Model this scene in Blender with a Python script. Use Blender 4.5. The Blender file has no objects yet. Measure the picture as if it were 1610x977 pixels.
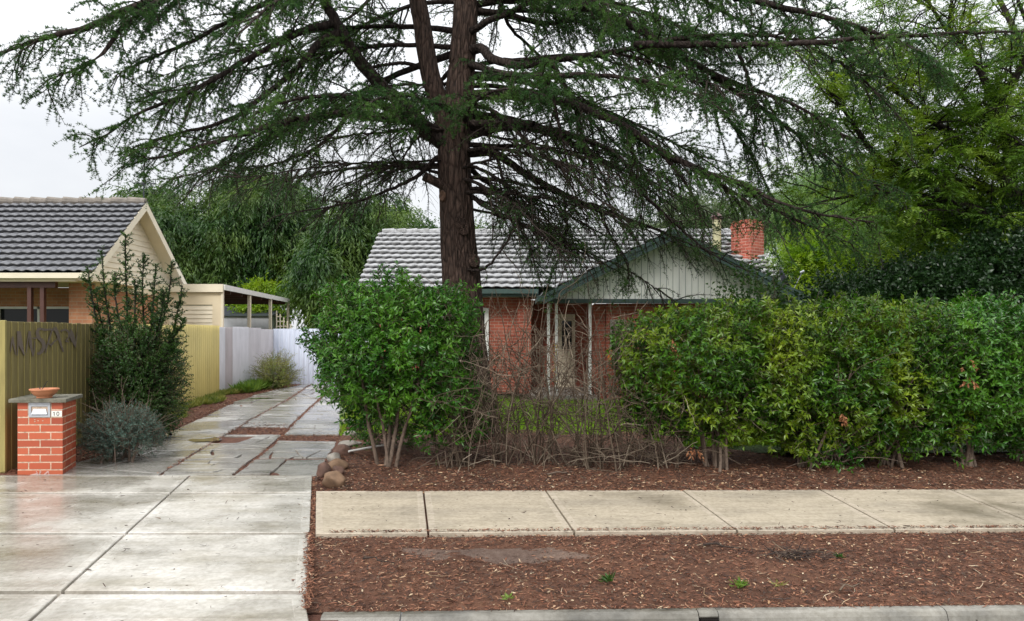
import bpy, math, random
import numpy as np
from math import radians, sin, cos, pi
from mathutils import Vector, Matrix
R = np.random.default_rng(7)
random.seed(7)
S = bpy.context.scene
COL = S.collection
F, CX, HY, CAMZ = 1100.0, 805.0, 524.0, 1.66
def at(px, py, Y):
    return np.array([(px - CX) / F * Y, Y, CAMZ + (HY - py) / F * Y])
def gr(px, py, z=0.0):
    Y = (CAMZ - z) * F / (py - HY)
    return np.array([(px - CX) / F * Y, Y, z])

# ------------------------------------------------------------ object helpers
def tag(o, label=None, cat=None, group=None, kind=None):
    if label: o['label'] = label
    if cat: o['category'] = cat
    if group: o['group'] = group
    if kind: o['kind'] = kind
    return o
def empty(name, loc, label, cat, group=None):
    o = bpy.data.objects.new(name, None); COL.objects.link(o)
    o.location = [float(v) for v in loc]; o.empty_display_size = .2
    return tag(o, label, cat, group)
def link(name, me, mats, parent=None, smooth=False):
    o = bpy.data.objects.new(name, me); COL.objects.link(o)
    if not isinstance(mats, (list, tuple)): mats = [mats]
    for m in mats: me.materials.append(m)
    if smooth:
        me.polygons.foreach_set('use_smooth', [True] * len(me.polygons))
    if parent is not None:
        o.parent = parent
        o.location = [-v for v in parent.location] if parent.type == 'EMPTY' else (0, 0, 0)
    return o
# parts are modelled in world coordinates; 'link' offsets them by the thing's base
class MB:
    """collects faces of one mesh (any polygon sizes)"""
    def __init__(s): s.v = []; s.f = []; s.m = []
    def add(s, V, Fs, mi=0):
        b = len(s.v); s.v += [tuple(map(float, p)) for p in V]
        for f in Fs: s.f.append([b + i for i in f]); s.m.append(mi)
    def box(s, c, d, rz=0, mi=0, rx=0, ry=0):
        M = Matrix.Translation(c) @ Matrix.Rotation(rz, 4, 'Z') @ Matrix.Rotation(ry, 4, 'Y') @ Matrix.Rotation(rx, 4, 'X')
        V = [M @ Vector((x * d[0] / 2, y * d[1] / 2, z * d[2] / 2)) for x in (-1, 1) for y in (-1, 1) for z in (-1, 1)]
        s.add(V, [(0, 1, 3, 2), (4, 6, 7, 5), (0, 4, 5, 1), (2, 3, 7, 6), (0, 2, 6, 4), (1, 5, 7, 3)], mi)
    def bb(s, x0, x1, y0, y1, z0, z1, mi=0):
        s.box(((x0 + x1) / 2, (y0 + y1) / 2, (z0 + z1) / 2), (abs(x1 - x0), abs(y1 - y0), abs(z1 - z0)), 0, mi)
    def prism(s, poly, z0, z1, mi=0):
        n = len(poly)
        a = [(p[0], p[1], z0) for p in poly]; b = [(p[0], p[1], z1) for p in poly]
        ar = sum(poly[i][0] * poly[(i + 1) % n][1] - poly[(i + 1) % n][0] * poly[i][1] for i in range(n))
        if ar < 0: a.reverse(); b.reverse()
        s.add(a + b, [tuple(range(n - 1, -1, -1)), tuple(range(n, 2 * n))] + [(i, (i + 1) % n, n + (i + 1) % n, n + i) for i in range(n)], mi)
    def slab(s, poly, z0, z1, bev=.012, mi=0, dz=None):
        """slab with a chamfered upper edge; dz = per-corner offsets"""
        P = np.array([(p[0], p[1]) for p in poly]); n = len(P)
        ar = sum(P[i][0] * P[(i + 1) % n][1] - P[(i + 1) % n][0] * P[i][1] for i in range(n))
        dz = np.zeros(n) if dz is None else np.array(dz)
        if ar < 0: P = P[::-1]; dz = dz[::-1]
        c = P.mean(0); I = []
        for i in range(n):
            a, b, d = P[i - 1], P[i], P[(i + 1) % n]
            e1 = (b - a) / (np.linalg.norm(b - a) + 1e-9); e2 = (d - b) / (np.linalg.norm(d - b) + 1e-9)
            n1 = np.array([-e1[1], e1[0]]); n2 = np.array([-e2[1], e2[0]])
            m = n1 + n2; m /= max(.4, 1 + n1 @ n2); I.append(b + m * bev)
        V = [(*P[i], z0) for i in range(n)] + [(*P[i], z1 + dz[i] - bev * .7) for i in range(n)] + [(*I[i], z1 + dz[i]) for i in range(n)]
        Fs = [(i, (i + 1) % n, n + (i + 1) % n, n + i) for i in range(n)] + [(n + i, n + (i + 1) % n, 2 * n + (i + 1) % n, 2 * n + i) for i in range(n)]
        if n == 4: Fs += [(2 * n, 2 * n + 1, 2 * n + 2, 2 * n + 3)]
        else: Fs += [tuple(range(2 * n, 3 * n))]
        s.add(V, Fs, mi)
    def cyl(s, p0, p1, r0, r1=None, n=12, mi=0, caps=True):
        r1 = r0 if r1 is None else r1
        p0 = Vector(p0); p1 = Vector(p1); d = (p1 - p0).normalized()
        u = d.orthogonal().normalized(); w = d.cross(u)
        V = [p0 + (u * cos(2 * pi * i / n) + w * sin(2 * pi * i / n)) * r0 for i in range(n)] + \
            [p1 + (u * cos(2 * pi * i / n) + w * sin(2 * pi * i / n)) * r1 for i in range(n)]
        Fs = [(i, (i + 1) % n, n + (i + 1) % n, n + i) for i in range(n)]
        if caps: Fs += [tuple(range(n - 1, -1, -1)), tuple(range(n, 2 * n))]
        s.add(V, Fs, mi)
    def lathe(s, c, prof, n=32, mi=0):
        V = []; Fs = []
        for r, z in prof:
            V += [(c[0] + r * cos(2 * pi * i / n), c[1] + r * sin(2 * pi * i / n), c[2] + z) for i in range(n)]
        for k in range(len(prof) - 1):
            Fs += [(k * n + i, k * n + (i + 1) % n, (k + 1) * n + (i + 1) % n, (k + 1) * n + i) for i in range(n)]
        s.add(V, Fs, mi)
    def build(s, name, mats, parent=None, smooth=False, bevel=0):
        me = bpy.data.meshes.new(name); me.from_pydata(s.v, [], s.f)
        me.polygons.foreach_set('material_index', s.m); me.update()
        o = link(name, me, mats, parent, smooth)
        if bevel:
            b = o.modifiers.new('bevel', 'BEVEL'); b.width = bevel; b.segments = 2; b.limit_method = 'ANGLE'
        return o
def np_mesh(name, V, Fc, mats, parent=None, smooth=False):
    """V (n,3), Fc (m,3|4)"""
    V = np.ascontiguousarray(V, dtype=np.float32); Fc = np.ascontiguousarray(Fc, dtype=np.int32)
    me = bpy.data.meshes.new(name); m, k = Fc.shape
    me.vertices.add(len(V)); me.vertices.foreach_set('co', V.ravel())
    me.loops.add(m * k); me.loops.foreach_set('vertex_index', Fc.ravel())
    me.polygons.add(m); me.polygons.foreach_set('loop_start', np.arange(0, m * k, k, dtype=np.int32))
    me.update(calc_edges=True)
    if smooth: me.polygons.foreach_set('use_smooth', np.ones(m, dtype=bool))
    return link(name, me, mats, parent)
def unit(a): return a / (np.linalg.norm(a, axis=-1, keepdims=True) + 1e-9)
def tubes(P, Rr, sides=4):
    """P (N,K,3), Rr (N,K) -> V, quads"""
    N, K, _ = P.shape
    T = np.gradient(P, axis=1); T = unit(T)
    ref = np.tile(np.array([.31, .22, .93]), (N, K, 1)); 
    bad = np.abs((T * ref).sum(-1)) > .95; ref[bad] = [1, 0, 0]
    A = unit(np.cross(T, ref)); B = np.cross(T, A)
    th = np.arange(sides) * 2 * pi / sides
    V = P[:, :, None] + Rr[:, :, None, None] * (A[:, :, None] * np.cos(th)[None, None, :, None] + B[:, :, None] * np.sin(th)[None, None, :, None])
    idx = np.arange(N * K * sides).reshape(N, K, sides)
    a = idx[:, :-1]; b = idx[:, 1:]
    Q = np.stack([a, np.roll(a, -1, 2), np.roll(b, -1, 2), b], -1).reshape(-1, 4)
    return V.reshape(-1, 3), Q
def merge(parts):
    V = []; Q = []; n = 0
    for v, q in parts:
        V.append(v); Q.append(q + n); n += len(v)
    return np.concatenate(V), np.concatenate(Q)
def smooth_line(pts, K):
    """Catmull-Rom through pts -> K samples (last column can be radius)"""
    pts = np.array(pts, float); n = len(pts)
    d = np.r_[0, np.cumsum(np.linalg.norm(np.diff(pts[:, :3], axis=0), axis=1))]
    t = np.linspace(0, d[-1], K); E = np.vstack([2 * pts[0] - pts[1], pts, 2 * pts[-1] - pts[-2]])
    out = []
    for x in t:
        i = min(n - 2, max(0, np.searchsorted(d, x, side='right') - 1)); u = (x - d[i]) / (d[i + 1] - d[i] + 1e-9)
        p0, p1, p2, p3 = E[i], E[i + 1], E[i + 2], E[i + 3]
        out.append(.5 * (2 * p1 + (p2 - p0) * u + (2 * p0 - 5 * p1 + 4 * p2 - p3) * u * u + (3 * p1 - p0 - 3 * p2 + p3) * u ** 3))
    return np.array(out)
def grow(start, d, L, K, wob=.15, droop=0., rng=R):
    """N curved shoots, K points each"""
    N = len(start); P = np.zeros((N, K, 3)); P[:, 0] = start; d = unit(np.array(d, float)); L = np.broadcast_to(L, (N,))
    for k in range(1, K):
        d = d + wob * rng.normal(size=(N, 3)) * .6
        d[:, 2] -= droop / K
        d = unit(d); P[:, k] = P[:, k - 1] + d * (L / (K - 1))[:, None]
    return P
def sample_on(P, idx, t):
    """points and tangents at parameter t (0..1) on curve idx"""
    K = P.shape[1]; x = t * (K - 1); i = np.minimum(x.astype(int), K - 2); u = (x - i)[:, None]
    a = P[idx, i]; b = P[idx, i + 1]
    return a * (1 - u) + b * u, unit(b - a)
LEAF_B = (np.array([(0, 0, 0), (-.5, .45, .10), (.5, .45, .10), (0, .5, 0), (0, 1, -.12)]), np.array([(0, 3, 1), (0, 2, 3), (1, 3, 4), (3, 2, 4)]))
LEAF_D = (np.array([(0, 0, 0), (-.5, .45, .05), (.5, .45, .05), (0, 1, -.1)]), np.array([(0, 2, 1), (1, 2, 3)]))
LEAF_T = (np.array([(-.5, 0, 0), (.5, 0, 0), (0, 1, 0)]), np.array([(0, 1, 2)]))
def leaves(pos, d, L, W, tmpl=LEAF_D, up=None, rng=R):
    N = len(pos); d = unit(d)
    n = rng.normal(size=(N, 3)) if up is None else up + .45 * rng.normal(size=(N, 3))
    x = unit(np.cross(d, n)); z = np.cross(x, d)
    L = np.broadcast_to(L, (N,))[:, None, None]; W = np.broadcast_to(W, (N,))[:, None, None]
    T, Fc = tmpl
    V = pos[:, None] + x[:, None] * T[None, :, :1] * W + d[:, None] * T[None, :, 1:2] * L + z[:, None] * T[None, :, 2:] * L
    k = len(T); Q = (Fc[None] + (np.arange(N) * k)[:, None, None]).reshape(-1, 3)
    return V.reshape(-1, 3), Q

# ------------------------------------------------------------ materials
def nd(nt, t, **kw):
    n = nt.nodes.new(t)
    for k, v in kw.items():
        if k in n.inputs: n.inputs[k].default_value = v
        else: setattr(n, k, v)
    return n
def ramp(nt, fac, stops):
    r = nt.nodes.new('ShaderNodeValToRGB'); e = r.color_ramp.elements
    while len(e) < len(stops): e.new(.5)
    for i, (p, c) in enumerate(stops):
        e[i].position = p; e[i].color = (*c, 1) if len(c) == 3 else c
    nt.links.new(fac, r.inputs[0]); return r.outputs[0]
def mixc(nt, fac, a, b, mode='MIX'):
    m = nt.nodes.new('ShaderNodeMix'); m.data_type = 'RGBA'; m.blend_type = mode
    for s, v in ((m.inputs[0], fac), (m.inputs[6], a), (m.inputs[7], b)):
        if hasattr(v, 'is_linked') or isinstance(v, bpy.types.NodeSocket): nt.links.new(v, s)
        elif isinstance(v, (int, float)): s.default_value = v
        else: s.default_value = (*v, 1)
    return m.outputs[2]
def noise(nt, vec, scale, detail=4, rough=.55, sc=None):
    n = nd(nt, 'ShaderNodeTexNoise', Scale=scale, Detail=detail, Roughness=rough)
    if vec is not None:
        if sc:
            mp = nd(nt, 'ShaderNodeMapping'); mp.inputs['Scale'].default_value = sc
            nt.links.new(vec, mp.inputs[0]); vec = mp.outputs[0]
        nt.links.new(vec, n.inputs['Vector'])
    return n.outputs['Fac']
def newmat(name):
    m = bpy.data.materials.new(name); m.use_nodes = True; nt = m.node_tree
    b = nt.nodes['Principled BSDF']; tc = nt.nodes.new('ShaderNodeTexCoord')
    g = nt.nodes.new('ShaderNodeNewGeometry')
    return m, nt, b, g.outputs['Position'], tc.outputs['Object'], g
def bump(nt, b, h, strength=.3, dist=.01):
    n = nd(nt, 'ShaderNodeBump', Strength=strength, Distance=dist); nt.links.new(h, n.inputs['Height']); nt.links.new(n.outputs[0], b.inputs['Normal'])
def simple(name, col, rough=.6, var=.25, scale=6, bmp=.15, metal=0, sc=None, col2=None, bscale=60, spec=.5):
    m, nt, b, pos, ob, g = newmat(name)
    f = noise(nt, pos, scale, 5, .6, sc)
    c2 = col2 or tuple(c * (1 - var) for c in col); c1 = tuple(min(1, c * (1 + var * .4)) for c in col) if not col2 else col
    nt.links.new(ramp(nt, f, [(.3, c2), (.7, c1)]), b.inputs['Base Color'])
    b.inputs['Roughness'].default_value = rough; b.inputs['Metallic'].default_value = metal; b.inputs['Specular IOR Level'].default_value = spec
    if bmp: bump(nt, b, noise(nt, pos, bscale, 5, .6, sc), bmp, .004)
    return m
def leafmat(name, cA, cB, cC=None, scale=1.2, trans=.35, rough=.42, tint=None, spec=.4):
    """cA/cB by leaf, cC in clumps"""
    m, nt, b, pos, ob, g = newmat(name)
    rnd = g.outputs['Random Per Island']
    c = ramp(nt, rnd, [(0, cA), (.5, tuple((x + y) / 2 for x, y in zip(cA, cB))), (1, cB)])
    if cC:
        f = ramp(nt, noise(nt, pos, scale, 3, .55), [(.45, (0, 0, 0)), (.66, (1, 1, 1))])
        c = mixc(nt, f, c, mixc(nt, rnd, cC, tuple(x * .7 for x in cC)))
    nt.links.new(c, b.inputs['Base Color']); b.inputs['Roughness'].default_value = rough; b.inputs['Specular IOR Level'].default_value = spec
    tr = nt.nodes.new('ShaderNodeBsdfTranslucent')
    nt.links.new(mixc(nt, .5, c, mixc(nt, 1., c, (1.3, 1.5, .5), 'MULTIPLY')), tr.inputs['Color'])
    mx = nt.nodes.new('ShaderNodeMixShader'); mx.inputs[0].default_value = trans
    nt.links.new(b.outputs[0], mx.inputs[1]); nt.links.new(tr.outputs[0], mx.inputs[2])
    nt.links.new(mx.outputs[0], nt.nodes['Material Output'].inputs['Surface'])
    return m
def brickmat(name, c1, c2, mortar, axis='xz', bw=.24, bh=.086, rough=.85):
    m, nt, b, pos, ob, g = newmat(name)
    sx = nt.nodes.new('ShaderNodeSeparateXYZ'); nt.links.new(ob, sx.inputs[0])
    ad = nd(nt, 'ShaderNodeMath', operation='ADD'); nt.links.new(sx.outputs[0], ad.inputs[0]); nt.links.new(sx.outputs[1], ad.inputs[1])
    cb = nt.nodes.new('ShaderNodeCombineXYZ'); nt.links.new(ad.outputs[0], cb.inputs[0]); nt.links.new(sx.outputs[2], cb.inputs[1])
    br = nt.nodes.new('ShaderNodeTexBrick'); nt.links.new(cb.outputs[0], br.inputs['Vector'])
    br.inputs['Scale'].default_value = 1; br.inputs['Brick Width'].default_value = bw; br.inputs['Row Height'].default_value = bh
    br.inputs['Mortar Size'].default_value = .006; br.inputs['Mortar Smooth'].default_value = .2
    br.inputs['Color1'].default_value = (*c1, 1); br.inputs['Color2'].default_value = (*c2, 1); br.inputs['Mortar'].default_value = (*mortar, 1)
    c = mixc(nt, ramp(nt, noise(nt, pos, 2.2, 6, .7), [(.35, (.6, .6, .6)), (.65, (1.08, 1.05, 1.02))]), (0, 0, 0), br.outputs[0])
    m2 = mixc(nt, 1., br.outputs[0], ramp(nt, noise(nt, pos, 2.2, 6, .7), [(.3, (.68, .66, .66)), (.7, (1, 1, 1))]), 'MULTIPLY')
    nt.links.new(m2, b.inputs['Base Color']); b.inputs['Roughness'].default_value = rough
    h = mixc(nt, .3, mixc(nt, 1., (1, 1, 1), br.outputs['Fac'], 'SUBTRACT'), noise(nt, pos, 90, 4, .6))
    bump(nt, b, h, .6, .008)
    return m
def concrete(name, base, dark, wet=.5, stain=1.3, rl=.22, rh=.7, wb=.55):
    """wet streaky concrete: lower roughness where wet"""
    m, nt, b, pos, ob, g = newmat(name)
    n1 = noise(nt, pos, stain, 6, .62, (.7, 1.4, 1)); n2 = noise(nt, pos, 26, 5, .7); n3 = noise(nt, pos, 7, 5, .65, (.35, 2.2, 1))
    c = ramp(nt, n1, [(.30, dark), (.52, base), (.75, tuple(min(1, x * 1.1) for x in base))])
    c = mixc(nt, 1., c, ramp(nt, n2, [(.32, (.74, .72, .69)), (.6, (1.04, 1.04, 1.04))]), 'MULTIPLY')
    c = mixc(nt, 1., c, ramp(nt, n3, [(.3, (.80, .80, .78)), (.55, (1, 1, 1))]), 'MULTIPLY')
    # small dark specks: grit, gum, bits of leaf
    v = nd(nt, 'ShaderNodeTexVoronoi', Scale=5.5); nt.links.new(pos, v.inputs['Vector'])
    sp = ramp(nt, v.outputs['Distance'], [(.035, (.25, .2, .16)), (.06, (1, 1, 1))]); c = mixc(nt, 1., c, sp, 'MULTIPLY')
    w = ramp(nt, noise(nt, pos, .55, 5, .6), [(wet - .08, (1, 1, 1)), (wet + .08, (0, 0, 0))])
    c = mixc(nt, w, c, mixc(nt, 1., c, (wb, wb * .98, wb * .93), 'MULTIPLY'))
    nt.links.new(c, b.inputs['Base Color'])
    rr = nd(nt, 'ShaderNodeMapRange'); nt.links.new(w, rr.inputs[0]); rr.inputs[3].default_value = rh; rr.inputs[4].default_value = rl
    nt.links.new(rr.outputs[0], b.inputs['Roughness'])
    bump(nt, b, mixc(nt, .5, n2, noise(nt, pos, 220, 3, .6, (.3, 1, 1))), .35, .004)
    return m
def barkmat(name, c1, c2, sc=(9, 9, 1.6), strength=1.):
    m, nt, b, pos, ob, g = newmat(name)
    n = noise(nt, pos, 3.2, 8, .72, sc); v = nd(nt, 'ShaderNodeTexVoronoi', Scale=6, feature='DISTANCE_TO_EDGE')
    mp = nd(nt, 'ShaderNodeMapping'); mp.inputs['Scale'].default_value = (sc[0] / 3, sc[1] / 3, sc[2] / 2.4)
    wv = mixc(nt, .12, pos, nt.nodes.new('ShaderNodeTexNoise').outputs['Color']); nt.links.new(wv, mp.inputs[0]); nt.links.new(mp.outputs[0], v.inputs['Vector'])
    e = ramp(nt, v.outputs['Distance'], [(.0, (0, 0, 0)), (.25, (1, 1, 1))])
    h = mixc(nt, .5, n, e)
    nt.links.new(mixc(nt, 1., ramp(nt, n, [(.34, c2), (.64, c1)]), ramp(nt, e, [(0, (.5, .48, .46)), (.6, (1.1, 1.1, 1.1))]), 'MULTIPLY'), b.inputs['Base Color'])
    b.inputs['Roughness'].default_value = .9; b.inputs['Specular IOR Level'].default_value = .2
    bump(nt, b, h, strength, .035)
    return m
def randmat(name, stops, rough=.8, spec=.3):
    m, nt, b, pos, ob, g = newmat(name)
    nt.links.new(ramp(nt, g.outputs['Random Per Island'], stops), b.inputs['Base Color']); b.inputs['Roughness'].default_value = rough
    b.inputs['Specular IOR Level'].default_value = spec
    return m
M = {}
M['footpath'] = concrete('footpath concrete', (.43, .37, .28), (.30, .26, .20), wet=.36, rl=.35, rh=.75)
M['margin'] = concrete('trowelled margin', (.475, .41, .32), (.35, .30, .235), wet=.34, rl=.35, rh=.7)
M['apron'] = concrete('crossover concrete', (.58, .555, .505), (.38, .345, .27), wet=.53, rl=.1, rh=.5, wb=.62)
M['apronrim'] = concrete('crossover rim', (.66, .635, .585), (.44, .40, .33), wet=.53, rl=.1, rh=.45, wb=.62)
M['driveslab'] = concrete('old drive concrete', (.58, .57, .55), (.27, .26, .24), wet=.59, stain=1.9, rl=.1, rh=.5, wb=.6)
M['kerb'] = concrete('kerb concrete', (.30, .285, .25), (.15, .145, .13), wet=.5, stain=3, rl=.3, rh=.8, wb=.5)
M['gutter'] = concrete('gutter concrete', (.22, .21, .19), (.10, .10, .09), wet=.6, stain=3, rl=.2, rh=.6)
M['asphalt'] = simple('asphalt', (.05, .05, .05), .7, .3, 3, .5, bscale=150)
def soil(name, a, b_, c_):
    m, nt, b, pos, ob, g = newmat(name)
    n = noise(nt, pos, 14, 8, .75); n2 = noise(nt, pos, 1.1, 4, .6)
    c = ramp(nt, n, [(.3, b_), (.5, a), (.72, c_)])
    c = mixc(nt, 1., c, ramp(nt, n2, [(.35, (.7, .68, .68)), (.65, (1.1, 1.08, 1.05))]), 'MULTIPLY')
    nt.links.new(c, b.inputs['Base Color']); b.inputs['Roughness'].default_value = .8; b.inputs['Specular IOR Level'].default_value = .25
    bump(nt, b, noise(nt, pos, 45, 8, .8), .9, .03)
    return m
M['mulch'] = soil('red brown mulch', (.15, .070, .042), (.045, .025, .018), (.24, .125, .08))
M['greydirt'] = soil('grey washed dirt', (.20, .135, .105), (.13, .085, .065), (.26, .20, .16))
M['reddirt'] = soil('red dirt', (.17, .075, .050), (.09, .042, .03), (.24, .13, .09))
M['turf'] = soil('turf soil', (.05, .09, .018), (.03, .05, .012), (.08, .15, .03))
M['chip'] = randmat('bark chips', [(0, (.035, .02, .015)), (.3, (.11, .045, .028)), (.6, (.20, .082, .046)), (.86, (.28, .13, .075)), (.96, (.34, .20, .12)), (1, (.46, .34, .22))])
M['chipdark'] = randmat('dark litter', [(0, (.02, .014, .012)), (.5, (.06, .04, .032)), (.9, (.11, .08, .06)), (1, (.2, .15, .1))])
M['fleck'] = randmat('pale seeds', [(0, (.34, .20, .10)), (.5, (.45, .32, .19)), (1, (.6, .5, .36))])
M['grass'] = leafmat('lawn blades', (.15, .30, .012), (.26, .44, .025), (.32, .48, .03), 2.5, .4, .5)
M['weed'] = leafmat('weed leaves', (.10, .2, .03), (.22, .32, .06), None, 2, .4, .5)
M['weedyel'] = leafmat('dry weed leaves', (.2, .22, .05), (.34, .34, .1), (.12, .2, .04), 3, .35, .6)
# ============================================================ GROUND SETTING
def grid_sheet(name, x0, x1, y0, y1, nx, ny, zf, mats, quadmap=None):
    xs = np.linspace(0, 1, nx); ys = np.linspace(0, 1, ny); U, Vv = np.meshgrid(xs, ys)
    if quadmap is None: X = x0 + U * (x1 - x0); Y = y0 + Vv * (y1 - y0)
    else: X, Y = quadmap(U, Vv)
    Z = zf(X, Y); V = np.stack([X, Y, Z], -1).reshape(-1, 3)
    i = np.arange(nx * ny).reshape(ny, nx)
    Q = np.stack([i[:-1, :-1], i[:-1, 1:], i[1:, 1:], i[1:, :-1]], -1).reshape(-1, 4)
    return np_mesh(name, V, Q, mats, smooth=True)
def lump(X, Y, a=.02, s=3.):
    return a * (np.sin(X * s * 1.3 + 1) * np.cos(Y * s * 1.7) + .6 * np.sin(X * s * 3.1 + Y * s * 2.3 + 2) + .35 * np.sin(X * s * 7.3 - Y * s * 5.9) * np.cos(Y * s * 8.1))
def ykerb(X): return 4.175 + .026 * (X + 1.18)     # back edge of the kerb
def ynear(X): return 5.69 + .0273 * (X + 1.58)     # footpath near edge
def yfar(X): return 7.22 + .015 * (X + 2.0)        # footpath far edge
g = grid_sheet('ground', -400, 400, 8.02, 800, 3, 3, lambda X, Y: X * 0 - .05, M['turf']); tag(g, kind='structure')
# street: asphalt and gutter, 0.13 m below the kerb
mb = MB(); mb.add([(-400, -400, -.16), (400, -400, -.16), (400, ykerb(400) - .5, -.15), (-400, ykerb(-400) - .5, -.15)], [(0, 1, 2, 3)])
tag(mb.build('road', M['asphalt']), kind='structure')
def apx(Y): return -1.29 - .277 * (Y - 4.44)         # right edge of the crossover
mb = MB()
def strip(mb, x0, x1, prof, mi=0, n=24):
    """profile [(dy from ykerb, z)] swept along the kerb line"""
    xs = np.linspace(x0, x1, n); V = []
    for x in xs:
        for dy, z in prof: V.append((x, ykerb(x) + dy, z))
    k = len(prof); Fs = [(i * k + j, (i + 1) * k + j, (i + 1) * k + j + 1, i * k + j + 1) for i in range(n - 1) for j in range(k - 1)]
    mb.add(V, Fs, mi); mb.add([V[j] for j in range(k)] , [tuple(range(k))], mi); mb.add([V[-k + j] for j in range(k)], [tuple(range(k))], mi)
kp = [(0, -.3), (0, -.006), (-.012, 0), (-.055, 0), (-.078, -.008), (-.092, -.03), (-.125, -.15), (-.13, -.3)]
xd0, xd1 = gr(1104, 965)[0], gr(1126, 965)[0]
segs = [(-1.12, -.66), (-.652, xd0 - .02), (xd1 + .02, 2.6), (2.606, 5.0), (5.006, 7.4), (7.406, 40)]
for a, b in segs: strip(mb, a, b, kp)
strip(mb, xd0 - .015, xd1 + .015, [(0, -.03), (0, -.004), (-.012, .002), (-.056, .002), (-.08, -.006), (-.09, -.02), (-.085, -.03)])
strip(mb, xd0 - .015, xd1 + .015, [(0, -.3), (-.0, -.11), (-.13, -.13), (-.13, -.3)], 0)
kb = mb.build('kerb', M['kerb']); tag(kb, kind='structure')
mb = MB(); mb.bb(xd0 - .01, xd1 + .01, ykerb(xd0) - .12, ykerb(xd0) - .01, -.16, -.031); m0 = bpy.data.materials.new('painted hole shade'); m0.use_nodes = True; m0.node_tree.nodes['Principled BSDF'].inputs['Base Color'].default_value = (.01, .008, .007, 1); m0.node_tree.nodes['Principled BSDF'].inputs['Specular IOR Level'].default_value = .1  # solid near-black box: the shade inside the outlet is put into its colour
tag(mb.build('drain', m0), 'small stormwater outlet set in the kerb, its inner shade painted as a black box', 'kerb drain')
mb = MB(); strip(mb, -40, 40, [(-.11, -.20), (-.111, -.14), (-.5, -.148), (-.51, -.2)], 0, 8)
tag(mb.build('gutter', M['gutter']), kind='structure')
# crossover wing at the kerb end, dropping to the road
mb = MB(); mb.add([(-1.08, ykerb(-1.08), .0), (-1.08, ykerb(-1.08) - .1, -.01), (-1.6, ykerb(-1.6) - .12, -.13), (-1.6, ykerb(-1.6), -.03), (-1.08, ykerb(-1.08) - .17, -.14), (-1.6, ykerb(-1.6) - .2, -.145)],
                  [(0, 3, 2, 1), (1, 2, 5, 4)])
# mulch sheets: one bed behind the footpath and the verge in front
def qv(U, Vv):
    X0 = -1.62 + .0 * U; X = -1.9 + U * 42
    lo = ykerb(X) - .002; hi = ynear(X) + .03
    return X, lo + Vv * (hi - lo)
U_ = np.linspace(0, 1, 700)
def vz(X, Y):
    e = np.minimum(1, np.minimum((Y - ykerb(X)) / .08, (ynear(X) + .03 - Y) / .1))
    return -.012 + np.clip(e, 0, 1) * (.015 + lump(X, Y, .009, 4))
def qv2(U, Vv):
    X = -1.9 + (U ** 1.6) * 42; lo = ykerb(X) - .002; hi = ynear(X) + .03
    return X, lo + Vv * (hi - lo)
vg = grid_sheet('verge', 0, 0, 0, 0, 420, 60, vz, M['mulch'], qv2); tag(vg, kind='structure')
def cR(Y): return np.interp(Y, [8.0, 10.4, 14.5, 22.5], [-2.22, -2.60, -3.42, -5.6])
def bedz(X, Y):
    e = np.clip((Y - yfar(X)) / .15, 0, 1)
    return -.015 + e * (.03 + lump(X, Y, .02, 2.6) + .02 * np.clip(Y - 8, 0, 2))
def qb(U, Vv):
    X = -2.35 + (U ** 1.4) * 32; lo = yfar(X) - .03; hi = np.interp(X, [2, 3.5], [11.2, 9.9]) + .2 * np.sin(X * 1.3) + .2 * np.sin(X * 3.1)
    Y = lo + Vv * (hi - lo); e_ = np.where(Y < 8, -2.22 - .27 * (Y - 8), cR(Y)) + .05; X = X + (e_ + 2.35) * np.clip(1 - U * 3, 0, 1)
    return X, Y
tag(grid_sheet('garden_bed', 0, 0, 0, 0, 300, 60, bedz, M['mulch'], qb), kind='structure')
# lawn behind the hedge
def qw(U, Vv):
    Y = 9.3 + Vv * 8.1; x0 = cR(Y) + .25; return x0 + U * (30 - x0), Y
lw = grid_sheet('lawn', 0, 0, 0, 0, 120, 60, lambda X, Y: np.where((X < 3.0) & (Y < 11.0), -.03, .06 * np.clip((11.5 - Y) / 1.5, 0, 1) + .012) + lump(X, Y, .01, 1.5), M['turf'], qw); tag(lw, kind='structure')
# left-hand strip along the fence
fx = [(-30, -5.9), (8.0, -5.9), (11.2, -6.5), (15.5, -7.33), (18.6, -7.8), (22.5, -7.68), (40, -7.6)]
def fenceX(Y): return np.interp(Y, [p[0] for p in fx], [p[1] for p in fx])
def ql(U, Vv):
    Y = 8.02 + Vv * 14.6; X = fenceX(Y) - .3 + U * 2.8; return X, Y
tag(grid_sheet('fence_bed', 0, 0, 0, 0, 30, 120, lambda X, Y: .001 + .03 * np.clip((fenceX(Y) + 1.1 - X), 0, 1) + lump(X, Y, .006, 5), M['reddirt'], ql), kind='structure')
# driveway sub-base (red dirt showing through the gaps)
def qd(U, Vv):
    Y = 7.95 + Vv * 14.6; X = -4.7 - .14 * (Y - 8) + U * (2.7 + 0.3); X = np.maximum(X, fenceX(Y) + .3)
    return X, Y
def drR(Y): return -2.19 - .275 * (Y - 8.0)
def qd(U, Vv):
    Y = 7.98 + Vv * 14.6; xl = fenceX(Y) + .45; xr = np.maximum(drR(Y) + .25, cR(Y) + .12); return xl + U * (xr - xl), Y
tag(grid_sheet('driveway_base', 0, 0, 0, 0, 40, 160, lambda X, Y: .012 + lump(X, Y, .005, 5), M['reddirt'], qd), kind='structure')
mb = MB(); mb.add([(-40, 4.02, -.02), (-1.0, 4.02, -.02), (apx(7.9) + .3, 7.95, -.016), (-40, 7.95, -.016)], [(0, 1, 2, 3)])
mb.add([(-2.6, 5.5, -.015), (40, 6.7, -.015), (40, 7.8, -.015), (-2.6, 7.4, -.015)], [(0, 1, 2, 3)])
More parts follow.
